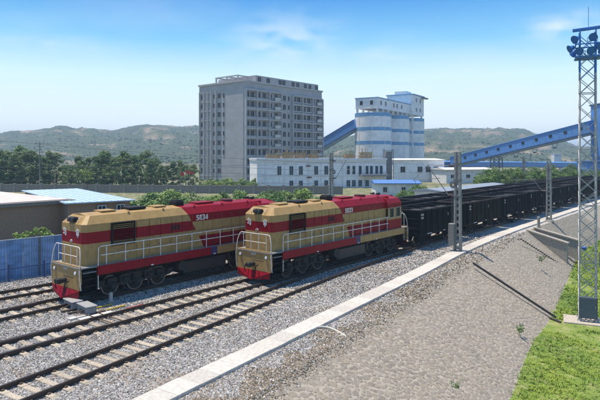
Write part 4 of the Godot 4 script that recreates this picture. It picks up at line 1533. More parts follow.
	for bx in [1.75, BL - 1.75]:
		for sd in [-1.0, 1.0]:
			f = MB.new()
			f.prism(PackedVector2Array([Vector2(-1.15, 0.42), Vector2(-0.5, 0.30), Vector2(0.5, 0.30), Vector2(1.15, 0.42), Vector2(1.15, 0.66), Vector2(0.35, 0.82), Vector2(-0.35, 0.82), Vector2(-1.15, 0.66)]), Vector3(bx, 0, sd * 0.95), Vector3.RIGHT, Vector3.UP, Vector3(0, 0, sd * 0.12))
			part("bogie_frame", f, iron2, o)
			for ax in [-0.85, 0.85]:
				f = MB.new()
				f.ring(Vector3(bx + ax, 0.42, sd * 0.755), Vector3.BACK, 0.0, 0.37, 0.11, 20)
				var wh := part("wheel", f, iron2, o)
				f = MB.new()
				f.ring(Vector3(bx + ax, 0.42, sd * 0.757), Vector3.BACK, 0.37, 0.42, 0.13, 20)
				part("tyre", f, steel, wh)
				f = MB.new()
				f.cbox(Vector3(bx + ax, 0.45, sd * 1.06), Vector3(0.26, 0.24, 0.1), 0.03)
				part("axle_box", f, iron2, o)
	return o

func wagons() -> void:
	var P := 9.4
	var BL := 8.75
	var protos := []
	for k in 3: protos.append(wagon_of(k))
	var n := 0
	var s := s_of(T2, V(-2.82, 32.7)) + 17.0
	var t := s_of(T3, V(-11.9, 28.8)) + 17.2
	for i in 13:
		var lab := "%s black coal wagon behind locomotive 5833 in the near train" % nth(i)
		var at := on_track(T2, s + i * P)
		var mid := along(T2, s + i * P + BL)[0] as Vector2
		at = between(at.origin, W(mid.x, 0, mid.y))
		if i < 3:
			protos[i].transform = at
			tag(protos[i], lab, "wagon", "black coal wagons")
		else: copy_of(protos[rng.randi_range(0, 2)], at, lab)
	for i in 16:
		var at := on_track(T3, t + i * P)
		var mid := along(T3, t + i * P + BL)[0] as Vector2
		at = between(at.origin, W(mid.x, 0, mid.y))
		copy_of(protos[rng.randi_range(0, 2)], at, "%s black coal wagon behind locomotive 5834 in the far train" % nth(i))

# ---------- buildings ----------
func window_mesh(w: float, h: float, frame: Material, pane: Material, bars := 1) -> ArrayMesh:
	var a := MB.new()
	var b := MB.new()
	a.box(Vector3(0, 0, -0.03), Vector3(w, h, 0.04))
	var t := 0.07
	b.box(Vector3(0, h / 2, 0.02), Vector3(w + t, t, 0.10))
	b.box(Vector3(0, -h / 2, 0.03), Vector3(w + t * 2, t * 1.3, 0.16))
	for e in [-1.0, 1.0]: b.box(Vector3(e * w / 2, 0, 0.02), Vector3(t, h - t, 0.10))
	for k in bars: b.box(Vector3(lerpf(-w / 2, w / 2, (k + 1.0) / (bars + 1.0)), 0, 0.01), Vector3(t * 0.7, h - t, 0.07))
	return mesh_of([[a, pane], [b, frame]])

func apartment() -> void:
	var cpt := W(-17.0, -0.6, 165.0)
	var at := between(cpt, W(7.8, -0.6, 194.0))
	var o := thing("apartment_building", "tall unfinished looking grey apartment block behind the white building", "building", at)
	var wall := M("apartment_render", Color(0.39, 0.385, 0.395), 0.9, 0, "faint", 0.05)
	var slab := M("apartment_frame", Color(0.42, 0.415, 0.42), 0.9, 0, "faint", 0.08)
	var cream := M("apartment_balcony", Color(0.54, 0.52, 0.48), 0.9, 0, "faint", 0.08)
	var pane := glass("window_pane_dark", Color(0.020, 0.023, 0.028), 0.12)
	var fr := M("window_trim", Color(0.36, 0.36, 0.37), 0.7, 0, "", 1)
	var H := 30.2
	var b := MB.new()
	b.box(Vector3(19, H / 2, -10.3), Vector3(38, H, 20.6))
	part("wall", b, wall, o)
	b = MB.new()
	b.box(Vector3(22, H + 1.35, -10.0), Vector3(31.0, 2.7, 17.5))
	part("penthouse", b, wall, o)
	b = MB.new()
	for q in [[19.0, 0.2, 38.4, 0.5], [19.0, -20.8, 38.4, 0.5]]: b.box(Vector3(q[0], H + 0.25, q[1]), Vector3(q[2], 0.5, 0.4))
	for x in [-0.2, 38.2]: b.box(Vector3(x, H + 0.25, -10.3), Vector3(0.4, 0.5, 20.2))
	part("parapet", b, slab, o)
	b = MB.new()
	for z in [-14.0, -9.0, -4.0]:
		for x in [1.5, 5.5]: b.box(Vector3(x, H + 1.2, z), Vector3(0.4, 2.0, 0.4))
	for x in [1.5, 5.5]: b.box(Vector3(x, H + 2.35, -9.0), Vector3(0.4, 0.35, 10.6))
	for z in [-14.0, -9.0, -4.0]: b.box(Vector3(3.5, H + 2.35, z), Vector3(3.6, 0.34, 0.4))
	part("roof_pergola", b, slab, o)
	# frames of the two balcony bays on the right face
	for bay in [[0.35, 16.2, [0.35, 5.1, 10.6, 16.2]], [21.8, 37.6, [21.8, 26.7, 32.1, 37.6]]]:
		for x in bay[2]:
			b = MB.new()
			b.box(Vector3(x, 14.3, 0.5), Vector3(0.4, 27.6 if x < 20 else 26.4, 1.0))
			part("fin", b, slab, o)
		for r in 10:
			b = MB.new()
			b.box(Vector3((bay[0] + bay[1]) / 2, 27.9 - r * 2.93 - (0.0 if bay[0] < 5 else 0.25), 0.48), Vector3(bay[1] - bay[0] - 0.4, 0.42, 0.92))
			part("floor_slab", b, slab, o)
	var wide := window_mesh(1.55, 1.7, fr, pane)
	var thin := window_mesh(0.8, 1.5, fr, pane, 0)
	for r in 9:
		var y := 26.55 - r * 2.93
		for x in [1.7, 3.7, 6.5, 8.9, 23.2, 25.3, 28.3, 30.6]:
			inst("window", wide, o, Transform3D(Basis.IDENTITY, Vector3(x, y, 0.04)))
		for x in [12.0, 33.4]:
			inst("window", thin, o, Transform3D(Basis.IDENTITY, Vector3(x, y, 0.04)))
		for x in [18.2, 20.4]:
			inst("window", wide if x < 19 else thin, o, Transform3D(Basis.IDENTITY, Vector3(x, y, 0.04)))
		# balconies
		for x in [14.3, 35.7]:
			b = MB.new()
			b.box(Vector3(x, y - 0.75, 0.92), Vector3(2.6, 1.05, 0.12))
			part("balcony", b, cream, o)
			inst("window", wide, o, Transform3D(Basis.IDENTITY, Vector3(x, y + 0.1, 0.04)))
		for q in [[2.7, 4.0], [7.8, 4.6], [24.2, 4.2], [29.4, 4.6]]:
			b = MB.new()
			b.box(Vector3(q[0], y - 1.1, 0.80), Vector3(q[1], 0.35, 0.10))
			part("balcony_rail", b, wall, o)
	for x in [8.0, 12.0, 17.6, 19.4, 24.0, 26.4, 30.4, 32.8, 36.4]:
		inst("window", wide, o, Transform3D(Basis.IDENTITY, Vector3(x, H + 1.45, -1.21)))
	# left face
	var turn := Basis(Vector3.UP, -PI / 2)
	for r in 9:
		var y := 26.55 - r * 2.93
		for q in [[-8.7, thin], [-10.8, wide], [-13.3, thin], [-19.3, thin]]:
			if q[0] == -8.7 and r > 6: continue
			inst("window", q[1], o, Transform3D(turn, Vector3(-0.04, y, q[0])))
	for z in [-12.3, -14.4, -16.2, -18.0, -20.2]:
		b = MB.new()
		b.box(Vector3(-0.22, 14.3, z), Vector3(0.44, 28.0, 0.22))
		part("fin", b, cream, o)
	for r in 10:
		b = MB.new()
		b.box(Vector3(-0.16, 27.9 - r * 2.93, -17.2), Vector3(0.32, 0.22, 5.6))
		part("floor_slab", b, slab, o)

func white_building() -> void:
	var o := thing("white_building", "long two-storey white building in front of the tall apartment block", "building", between(W(-10.2, -1.0, 131.0), W(21.6, -1.0, 138.0)))
	var wall := M("white_render", Color(0.80, 0.80, 0.82), 0.85, 0, "faint", 0.12)
	var trim := M("white_trim", Color(0.68, 0.685, 0.71), 0.85, 0, "faint", 0.15)
	var pane := glass("window_pane_blue", Color(0.025, 0.055, 0.075), 0.1)
	var fr := M("window_trim_white", Color(0.45, 0.47, 0.50), 0.7, 0, "", 1)
	var Lw := 32.6
	var b := MB.new()
	b.box(Vector3(Lw / 2, 3.6, -7.0), Vector3(Lw, 7.2, 14.0))
	part("wall", b, wall, o)
	for q in [[7.45, 0.5, 0.35], [6.7, 0.18, 0.14], [3.35, 0.14, 0.10]]:
		b = MB.new()
		b.box(Vector3(Lw / 2, q[0], q[2] / 2 - (0.1 if q[0] > 7 else 0.0)), Vector3(Lw + 0.3, q[1], q[2] + (0.2 if q[0] > 7 else 0.0)))
		part("cornice", b, trim, o)
	b = MB.new()
	for z in [-13.8]: b.box(Vector3(Lw / 2, 7.45, z), Vector3(Lw, 0.5, 0.3))
	for x in [-0.1, Lw + 0.1]: b.box(Vector3(x, 7.45, -7.0), Vector3(0.25, 0.5, 13.4))
	part("parapet", b, trim, o)
	var up := window_mesh(0.95, 2.1, fr, pane)
	var slim := window_mesh(0.75, 2.1, fr, pane, 0)
	var low := window_mesh(0.95, 1.6, fr, pane)
	for px in [278.0, 289.6, 298.8, 313.8, 323.8]:
		var x: float = (px - 257.0) / 128.0 * Lw
		inst("window", up, o, Transform3D(Basis.IDENTITY, Vector3(x, 4.75, 0.03)))
		if px > 280: inst("window", low, o, Transform3D(Basis.IDENTITY, Vector3(x, 1.5, 0.03)))
	for px in [346.0, 351.5, 358.0, 365.0, 369.5, 375.0, 379.6]:
		var x: float = (px - 257.0) / 128.0 * Lw
		inst("window", slim, o, Transform3D(Basis.IDENTITY, Vector3(x, 4.75, 0.03)))
		if px < 366: inst("window", low, o, Transform3D(Basis.IDENTITY, Vector3(x, 1.5, 0.03)))
	for px in [264.5, 283.0, 294.0, 306.0, 318.5, 340.0, 362.0]:   # downpipes
		b = MB.new()
		b.tube(Vector3((px - 257.0) / 128.0 * Lw, 0, 0.12), Vector3((px - 257.0) / 128.0 * Lw, 6.9, 0.12), 0.05, 6)
		part("downpipe", b, trim, o)
	for q in [[306.0, 5.85, 1.1], [307.0, 3.05, 1.1]]:
		b = MB.new()
		b.box(Vector3((q[0] - 257.0) / 128.0 * Lw, q[1], 0.15), Vector3(q[2], 0.28, 0.3))
		part("wall_box", b, M("rust_brown", Color(0.12, 0.05, 0.04), 0.8, 0, "grain", 0.5), o)
	b = MB.new()    # canopy towards the right end
	b.box(Vector3(29.0, 3.5, 1.0), Vector3(7.0, 0.5, 2.0))
	part("canopy", b, M("canopy_grey", Color(0.30, 0.30, 0.31), 0.9, 0, "grain", 0.3), o)
	b = MB.new()
	for i in 34: b.box(Vector3(0.5 + i * 0.96, 7.98, -0.1), Vector3(0.06, 0.6, 0.06))
	for y in [8.0, 8.28]: b.box(Vector3(Lw / 2, y, -0.1), Vector3(Lw, 0.05, 0.05))
	part("roof_railing", b, M("rail_rusty", Color(0.24, 0.20, 0.17), 0.8, 0, "grain", 0.5), o)
	# stacks of yellow formwork timber and pale tanks on the roof
	var ply := M("yellow_timber", Color(0.46, 0.32, 0.15), 0.85, 0, "grain", 0.4)
	var at: Transform3D = o.transform
	var words := ["widest", "tallest", "middle", "short", "loose", "rightmost"]
	var spots := [[4.2, 3.4, 1.7], [7.8, 2.6, 2.1], [11.0, 3.0, 1.9], [14.2, 2.2, 1.6], [23.4, 2.6, 1.6], [27.8, 3.2, 2.0]]
	for i in spots.size():
		var q: Array = spots[i]
		var st := thing("timber_stack", "%s stack of yellow timber on the white building's roof, counted from the left" % nth(i), "timber", at * Transform3D(Basis.IDENTITY, Vector3(q[0], 7.2, -1.9)), "timber on the roof")
		var rows := int(q[2] / 0.2)
		for r in rows:
			b = MB.new()
			for k in 5:
				b.box(Vector3(rng.randf_range(-0.15, 0.15), 0.1 + r * 0.2, -0.9 + k * 0.42), Vector3(q[1] * rng.randf_range(0.8, 1.0), 0.17, 0.34))
			part("timber_layer", b, ply, st)
		for k in 5:
			b = MB.new()
			b.box(Vector3(rng.randf_range(-1.0, 1.0) * q[1] * 0.45, q[2] * 0.75, 1.0), Vector3(0.09, q[2] * 1.5, 0.09), Basis(Vector3.BACK, rng.randf_range(-0.2, 0.2)))
			part("pole", b, ply, st)
	for i in 2:
		b = MB.new()
		b.cbox(Vector3(0, 0.55, 0), Vector3(3.6, 1.1, 1.6), 0.1)
		tag(part("water_tank", b, M("tank_pale", Color(0.55, 0.55, 0.54), 0.7, 0, "faint", 0.3), self, at * Transform3D(Basis.IDENTITY, Vector3(6.4 + i * 4.6, 7.2, -5.4))), "%s pale flat tank on the white building's roof beside the timber" % ["left", "right"][i], "tank")

func silos() -> void:
	var white := M("silo_concrete", Color(0.78, 0.78, 0.78), 0.85, 0, "faint", 0.06)
	var blue := M("silo_blue_band", Color(0.13, 0.32, 0.55), 0.7, 0, "faint", 0.1)
	var R := 6.5
	var cen := [W(26.5, -0.8, 200.0), W(36.0, -0.8, 215.0), W(45.2, -0.8, 230.0)]
	var words := ["nearest white silo with blue bands, left of the three", "middle white silo with blue bands of the three", "farthest white silo with blue bands, right of the three"]
	for i in 3:
		var o := thing("storage_silo", words[i], "silo", Transform3D(Basis.IDENTITY, cen[i]), "white storage silos")
		var b := MB.new()
		b.lathe([Vector2(R, 0), Vector2(R, 23.4), Vector2(0.01, 23.8)], 56, Vector3.ZERO)
		part("shell", b, white, o)
		for q in [[22.7, 1.3], [17.6, 1.25], [12.7, 1.25]]:
			b = MB.new()
			b.lathe([Vector2(R, q[0] - q[1] / 2), Vector2(R + 0.04, q[0] - q[1] / 2), Vector2(R + 0.04, q[0] + q[1] / 2), Vector2(R, q[0] + q[1] / 2)], 56, Vector3.ZERO)
			part("blue_band", b, blue, o)
		for k in 8:
			b = MB.new()
			var a := TAU * k / 8.0 + 0.2
			b.box(Vector3(cos(a) * (R + 0.03), 11.5, sin(a) * (R + 0.03)), Vector3(0.12, 22.0, 0.12))
			part("pilaster", b, white, o)
		for k in 16:
			b = MB.new()
			var a := TAU * k / 16.0
			b.cbox(Vector3(cos(a) * (R - 0.1), 6.4, sin(a) * (R - 0.1)), Vector3(1.0, 1.0, 1.0), 0.1, Basis(Vector3.UP, -a))
			if i > 0: part("hopper_bracket", b, M("bracket_blue_grey", Color(0.09, 0.13, 0.18), 0.7, 0.1, "", 1), o)
	# gallery over the silo tops
	var ga := thing("silo_gallery", "white conveyor gallery with small windows across the silo tops", "gallery", between(cen[0] + Vector3(0, 0, 0), cen[2]))
	var clad := M("gallery_cladding", Color(0.76, 0.76, 0.78), 0.8, 0, "faint", 0.1)
	var pane := glass("window_pane_dark", Color.BLACK)
	var fr := M("window_trim", Color.BLACK)
	var b := MB.new()
	b.box(Vector3(12.0, 26.6, 0), Vector3(35.0, 3.6, 8.6))
	part("cladding", b, clad, ga)
	b = MB.new()
	b.box(Vector3(12.0, 28.55, 0), Vector3(35.4, 0.34, 9.0))
	part("roof", b, blue, ga)
	for x in [-4.8, 0.0, 4.8, 9.5, 14.0, 18.5, 23.0, 27.5]:
		for z in [-3.9, 3.9]:
			b = MB.new()
			b.box(Vector3(x, 24.15, z), Vector3(0.6, 1.5, 0.6))
			part("column", b, clad, ga)
	var wm := window_mesh(1.1, 1.5, fr, pane, 0)
	for x in [-2.6, 1.6, 9.2, 12.4, 17.0]:
		inst("window", wm, ga, Transform3D(Basis.IDENTITY, Vector3(x, 26.8, 4.34)))
	for z in [-2.0, 2.0]:
		inst("window", wm, ga, Transform3D(Basis(Vector3.UP, -PI / 2), Vector3(-5.54, 26.8, z)))
	var tw := thing("silo_head_house", "taller white head house at the right end of the silo gallery", "head house", between(cen[0], cen[2]))
	b = MB.new()
	b.box(Vector3(32.5, 28.4, 0), Vector3(13.0, 8.0, 11.0))
	part("cladding", b, clad, tw)
	b = MB.new()
	b.box(Vector3(32.5, 32.55, 0), Vector3(13.6, 0.4, 11.6))
	part("roof", b, blue, tw)
	b = MB.new()
	b.box(Vector3(29.5, 33.4, 0), Vector3(5.6, 1.3, 5.0))
	part("roof_box", b, clad, tw)
	b = MB.new()
	b.box(Vector3(37.5, 31.8, 6.5), Vector3(5.0, 0.5, 1.2))
	part("hoist_beam", b, M("steel_grey", Color(0.20, 0.21, 0.22), 0.6, 0.4, "grain", 0.3), tw)
	for q in [[30.0, 30.4], [30.0, 26.6], [34.5, 30.4], [34.5, 26.6]]:
		inst("window", wm, tw, Transform3D(Basis.IDENTITY, Vector3(q[0], q[1], 5.54)))
	for x in [27.0, 37.5]:
		for z in [-5.0, 5.0]:
			b = MB.new()
			b.box(Vector3(x, 12.3, z), Vector3(0.6, 24.6, 0.6))
			part("column", b, clad, tw)

func shed_box(called: String, label: String, a: Vector3, bpt: Vector3, h: float, depth: float, wall: Material, roof: Material, rise: float, wins: Array, cat := "building") -> Node3D:
	var o := thing(called, label, cat, between(a, bpt))
	var l := Vector2(bpt.x - a.x, bpt.z - a.z).length()
	var b := MB.new()
	b.box(Vector3(l / 2, h / 2, -depth / 2), Vector3(l, h, depth))
	part("wall", b, wall, o)
	b = MB.new()
	b.prism(PackedVector2Array([Vector2(0.45, h), Vector2(0.45, h + 0.16), Vector2(-depth / 2, h + rise + 0.16), Vector2(-depth - 0.3, h + 0.16), Vector2(-depth - 0.3, h)]), Vector3(-0.35, 0, 0), Vector3.BACK, Vector3.UP, Vector3(l + 0.7, 0, 0))
	part("roof", b, roof, o)
	if wins:
		var wm := window_mesh(wins[0], wins[1], M("window_trim_white", Color(0.45, 0.47, 0.50), 0.7, 0, "", 1), glass("window_pane_dark", Color(0.020, 0.023, 0.028), 0.12))
		for i in range(3, wins.size()):
			inst("window", wm, o, Transform3D(Basis.IDENTITY, Vector3(wins[i], wins[2], 0.03)))
	return o

func buildings() -> void:
	apartment()
	white_building()
	silos()
	var white := M("white_render", Color.BLACK)
	var pale := M("shed_pale", Color(0.70, 0.70, 0.70), 0.85, 0, "faint", 0.12)
	var roofw := M("roof_pale", Color(0.62, 0.62, 0.60), 0.8, 0, "faint", 0.1)
	var blue := M("roof_blue_sheet", Color(0.085, 0.20, 0.46), 0.55, 0.1, "faint", 0.25)
	shed_box("white_shed", "long white two-tone works building right of the silos", W(27.6, -1.0, 163.0), W(43.5, -1.0, 166.0), 6.9, 14.0, white, roofw, 0.4, [1.5, 1.7, 4.2, 3.0, 8.4, 11.0, 13.6])
	shed_box("white_shed", "low pale lean-to building behind the tall concrete mast, right end", W(41.5, -1.0, 156.0), W(56.0, -1.0, 160.0), 4.2, 9.0, pale, roofw, 0.5, [1.3, 1.0, 2.4, 2.0, 7.0, 12.0])
	shed_box("small_house", "small white hut with a bright blue roof beyond the locomotive", W(14.9, -0.7, 108.0), W(23.5, -0.7, 108.0), 2.5, 6.5, pale, blue, 0.55, [0.8, 1.0, 1.4, 1.8, 5.4, 7.6])
	# steel stair tower between the white building and the silos
	var st := M("tower_steel", Color(0.27, 0.28, 0.29), 0.7, 0.3, "grain", 0.2)
	var o := thing("pipe_tower", "grey steel lattice pipe tower at the white building's right end", "tower", Transform3D(Basis.IDENTITY, W(22.6, -0.8, 141.0)))
	var b := MB.new()
	b.box(Vector3(0, 4.6, 0), Vector3(1.5, 9.2, 1.5))
	part("duct", b, st, o)
	for x in [-1.1, 1.1]:
		for z in [-1.1, 1.1]:
			b = MB.new()
			b.box(Vector3(x, 4.9, z), Vector3(0.16, 9.8, 0.16))
			part("leg", b, st, o)
	for k in 6:
		b = MB.new()
		b.box(Vector3(0, 0.9 + k * 1.7, 1.1), Vector3(2.3, 0.14, 0.12))
		b.box(Vector3(0, 0.9 + k * 1.7, -1.1), Vector3(2.3, 0.14, 0.12))
		part("brace", b, st, o)
	# brick workshops behind the fence on the left
	var brick := textured("old_brick", two_tone("old_brick", Color(0.15, 0.097, 0.068), Color(0.23, 0.153, 0.105), Color(0.32, 0.24, 0.18), 71, 0.03, 1.8), 0.95, 0.35, 1.0)
	var pink := M("roof_membrane_pink", Color(0.56, 0.47, 0.44), 0.9, 0, "faint", 0.12)
	var conc := M("roof_kerb_concrete", Color(0.22, 0.20, 0.18), 0.9, 0, "grain", 0.6)
	# near wing: long wall along the tracks with a deep concrete roof edge
	o = thing("brick_workshop", "brown brick workshop with a flat pinkish roof behind the blue fence", "building", between(W(-40.0, -0.6, 28.5), W(-21.0, -0.6, 50.6)))
	var l := Vector2(19.0, 22.1).length()
	b = MB.new()
	b.box(Vector3(l / 2, 1.85, -8), Vector3(l, 3.7, 16))
	part("wall", b, brick, o)
	b = MB.new()
	b.box(Vector3(l / 2, 3.85, -8), Vector3(l + 0.5, 0.30, 16.6))
	part("roof_slab", b, conc, o)
	b = MB.new()
	b.box(Vector3(l / 2, 4.02, -8.2), Vector3(l - 0.2, 0.06, 15.6))
	part("roof_sheet", b, pink, o)
	# far wing with the blue roof
	o = thing("brick_shed", "brown brick shed with a light blue sheet roof behind the left locomotive", "building", between(W(-20.3, -0.6, 48.2), W(-16.1, -0.6, 51.4)))
	l = 5.6
	b = MB.new()
	b.box(Vector3(l / 2, 1.9, -9.2), Vector3(l, 3.8, 18.0))
	part("wall", b, brick, o)
	b = MB.new()
	b.prism(PackedVector2Array([Vector2(0.35, 3.82), Vector2(0.35, 3.92), Vector2(-18.6, 4.06), Vector2(-18.6, 3.96)]), Vector3(-0.3, 0, 0), Vector3.BACK, Vector3.UP, Vector3(l + 0.6, 0, 0))
	part("roof", b, M("roof_light_blue", Color(0.42, 0.55, 0.66), 0.5, 0.05, "faint", 0.2), o)
	b = MB.new()
	for i in 10: b.box(Vector3(-0.1 + i * 0.64, 4.01, -9.1), Vector3(0.05, 0.05, 18.6), Basis(Vector3.RIGHT, 0.0074))
	part("roof_rib", b, M("roof_light_blue", Color.BLACK), o)
	var wm := window_mesh(0.7, 0.8, M("window_trim_white", Color.BLACK), glass("window_pane_dark", Color.BLACK), 1)
	for x in [2.9, 4.6]:
		inst("window", wm, o, Transform3D(Basis.IDENTITY, Vector3(x, 3.1, 0.03)))
	# boundary wall across the field
	var wallm := M("boundary_wall", Color(0.27, 0.245, 0.21), 0.95, 0, "grain", 0.4)
	var cope := M("boundary_coping", Color(0.33, 0.31, 0.28), 0.95, 0, "grain", 0.4)
	o = thing("boundary_wall", "long low brown boundary wall with piers below the buildings", "wall", between(W(-78.0, -0.7, 122.0), W(9.0, -0.7, 113.0)))
	l = Vector2(87.0, 9.0).length()
	for i in 28:
		var x := i * l / 28.0
		b = MB.new()
		b.box(Vector3(x + l / 56.0, 0.85, 0), Vector3(l / 28.0 - 0.4, 1.7, 0.24))
		part("wall_panel", b, wallm, o)
		b = MB.new()
		b.box(Vector3(x, 0.95, 0), Vector3(0.42, 1.9, 0.42))
		b.box(Vector3(x, 1.95, 0), Vector3(0.55, 0.10, 0.55))
		part("pier", b, cope, o)
		b = MB.new()
		b.box(Vector3(x + l / 56.0, 1.74, 0), Vector3(l / 28.0 - 0.44, 0.09, 0.36))
		part("coping", b, cope, o)
	# low grey-blue roofed shelter beyond the wagons
	shed_box("loading_shelter", "low long shelter with grey-blue roof behind the coal wagons", W(18.5, -0.6, 72.0), W(33.0, -0.6, 88.5), 3.2, 4.0, pale, M("roof_grey_blue", Color(0.24, 0.28, 0.33), 0.6, 0.2, "faint", 0.3), 0.25, [])
	# distant white block
	shed_box("distant_block", "small pale tower block far off below the hills", W(231.0, -0.6, 500.0), W(237.5, -0.6, 500.0), 9.5, 6.0, pale, roofw, 0.1, [0.9, 1.0, 7.5, 1.2, 3.2, 5.2])

func gallery(called: String, label: String, a: Vector3, b_: Vector3, w: float, h: float, wins: int, first := 0.5) -> Node3D:
	# inclined enclosed conveyor: local x runs up the incline
	var d := (b_ - a).normalized()
	var side := d.cross(Vector3.UP).normalized()
	var t := Transform3D(Basis(d, side.cross(d).normalized(), side), a)
	var o := thing(called, label, "conveyor", t)
	var l := a.distance_to(b_)
	var blue := M("conveyor_blue", Color(0.09, 0.25, 0.57), 0.5, 0.05, "faint", 0.2)
	var deep := M("conveyor_trim", Color(0.022, 0.06, 0.17), 0.6, 0.1, "faint", 0.2)
	var b := MB.new()
	b.box(Vector3(l / 2, 0, 0), Vector3(l, h, w))
	part("casing", b, blue, o)
	b = MB.new()
	b.prism(PackedVector2Array([Vector2(-w / 2 - 0.2, h / 2 + 0.02), Vector2(w / 2 + 0.2, h / 2 + 0.02), Vector2(w / 2 + 0.2, h / 2 + 0.14), Vector2(0, h / 2 + 0.5), Vector2(-w / 2 - 0.2, h / 2 + 0.14)]), Vector3.ZERO, Vector3.BACK, Vector3.UP, Vector3(l, 0, 0))
	part("roof", b, blue, o)
	for e in [-1.0, 1.0]:
		b = MB.new()
		b.box(Vector3(l / 2, -h / 2 + 0.1, e * (w / 2 + 0.06)), Vector3(l, 0.35, 0.12))
		part("bottom_chord", b, deep, o)
	var n := int(l / 2.0)
	for i in n:
		b = MB.new()
		b.box(Vector3((i + 0.5) * l / n, 0.15, w / 2 + 0.025), Vector3(0.06, h - 0.5, 0.05))
		part("seam", b, blue, o)
	var pane := glass("window_pane_dark", Color(0.020, 0.023, 0.028), 0.12)
	for i in wins:
		b = MB.new()
		b.box(Vector3((i + first) * l / wins, 0.25, w / 2 + 0.04), Vector3(1.0, 0.75, 0.06))
		part("window", b, pane, o)
	return o
func trestle(label: String, at: Vector3, h: float, w: float, group: String) -> void:
	var m := M("trestle_steel", Color(0.16, 0.20, 0.25), 0.6, 0.3, "grain", 0.3)
	var o := thing("conveyor_trestle", label, "trestle", Transform3D(Basis.IDENTITY, at), group)
	for x in [-w / 2, w / 2]:
		for z in [-w / 2, w / 2]:
			var b := MB.new()
			b.bar(Vector3(x * 1.2, 0, z * 1.2), Vector3(x, h, z), 0.3, 0.3)
			part("leg", b, m, o)
	var k := maxi(2, int(h / 2.5))
	for i in k:
		var y0 := h * i / k
		var y1 := h * (i + 1) / k
		for z in [-w / 2, w / 2]:
			var b := MB.new()
			b.bar(Vector3(-w / 2 * 1.1, y0, z * 1.1), Vector3(w / 2 * 1.1, y1, z * 1.1), 0.14, 0.14)
			b.bar(Vector3(w / 2 * 1.1, y0, z * 1.1), Vector3(-w / 2 * 1.1, y1, z * 1.1), 0.14, 0.14)
			b.bar(Vector3(-w / 2 * 1.1, y1, z * 1.1), Vector3(w / 2 * 1.1, y1, z * 1.1), 0.16, 0.16)
			part("brace", b, m, o)

func conveyors() -> void:
	gallery("conveyor_gallery", "inclined blue conveyor gallery rising to the left silo behind the apartment block", W(-9.0, 0.8, 228.0), W(20.8, 18.6, 199.0), 3.0, 3.3, 0)
	var a := W(53.0, 5.1, 190.0)
	var b := W(77.2, 14.7, 145.0)
	gallery("conveyor_gallery", "long inclined blue conveyor gallery with small windows rising to the blue tower at right", a, b, 3.0, 3.1, 11)
	trestle("steel trestle under the middle of the long blue conveyor, left of the light tower", W(61.6, -0.9, 172.6), 7.6, 2.6, "")
	# lamp brackets hanging below the conveyor
	for i in 3:
		var t := 0.50 + i * 0.13
		var p := a.lerp(b, t)
		var mb := MB.new()
		mb.wire([p + Vector3(-0.8, -1.7, 1.6), p + Vector3(-0.5, -2.9, 1.8), p + Vector3(0.3, -2.9, 1.8), p + Vector3(0.9, -1.6, 1.5)], 0.07, 5)
		mb.box(p + Vector3(-0.1, -2.9, 1.8), Vector3(0.9, 0.4, 0.5))
		tag(part("cable_bracket", mb, M("trestle_steel", Color.BLACK), self), "%s hanging cable bracket below the long blue conveyor, from the left" % nth(i), "bracket", "cable brackets")
	var blue := M("conveyor_blue", Color.BLACK)
	var deep := M("conveyor_trim", Color.BLACK)
	shed_box("conveyor_tail_house", "low blue sheet roofed tail house at the conveyor's lower end", W(45.0, 2.6, 189.0), W(55.0, 2.6, 192.0), 2.4, 6.0, blue, blue, 0.3, [])
	var leg := thing("tail_house_stand", "white plinth carrying the blue tail house behind the works building", "plinth", between(W(45.2, -0.9, 188.8), W(54.8, -0.9, 191.8)))
	var mb := MB.new()
	mb.box(Vector3(5.0, 1.72, -3.0), Vector3(9.6, 3.44, 5.6))
	part("block", mb, M("shed_pale", Color.BLACK), leg)
	# transfer tower
	var o := thing("transfer_tower", "tall blue clad transfer tower at the right edge of the photo", "tower", Transform3D(Basis.IDENTITY, W(81.5, -0.9, 144.0)))
	mb = MB.new()
	mb.box(Vector3(0.4, 14.7, 0), Vector3(7.4, 13.6, 8.0))
	part("upper_casing", mb, blue, o)
	mb = MB.new()
	mb.box(Vector3(0.4, 4.0, -0.2), Vector3(6.6, 7.8, 7.4))
	part("lower_casing", mb, blue, o)
	mb = MB.new()
	mb.box(Vector3(0.4, 21.7, 0), Vector3(7.9, 0.4, 8.6))
	part("roof", mb, deep, o)
	for k in 6:
		mb = MB.new()
		mb.box(Vector3(-3.0 + k * 1.35, 14.7, 4.03), Vector3(0.08, 13.4, 0.06))
		part("seam", mb, blue, o)
	var wm := window_mesh(1.1, 1.1, deep, glass("window_pane_dark", Color.BLACK), 0)
	for q in [[-1.5, 17.0], [1.8, 17.0], [-1.5, 11.5], [1.8, 11.5], [0.4, 4.5]]:
		inst("window", wm, o, Transform3D(Basis.IDENTITY, Vector3(q[0], q[1], 4.04 if q[1] > 8 else 3.54)))
	shed_box("blue_annex", "lower blue sheet clad annex left of the transfer tower", W(72.6, -0.9, 139.0), W(77.4, -0.9, 139.0), 6.6, 5.0, blue, deep, 0.2, [])
	gallery("conveyor_gallery", "distant low blue conveyor running level below the hills on the right", W(58.0, 3.2, 255.0), W(150.0, 2.4, 265.0), 3.0, 2.2, 0)
	for i in 5:
		var x := 64.0 + i * 20.0
		mb = MB.new()
		mb.box(Vector3(0, 1.4, 0), Vector3(0.8, 2.8, 2.0))
		tag(part("conveyor_pier", mb, M("shed_pale", Color.BLACK), self, Transform3D(Basis.IDENTITY, W(x, -0.9, 255.8 + i * 2.0))), "%s concrete pier under the distant level blue conveyor, from the left" % nth(i), "pier", "conveyor piers")

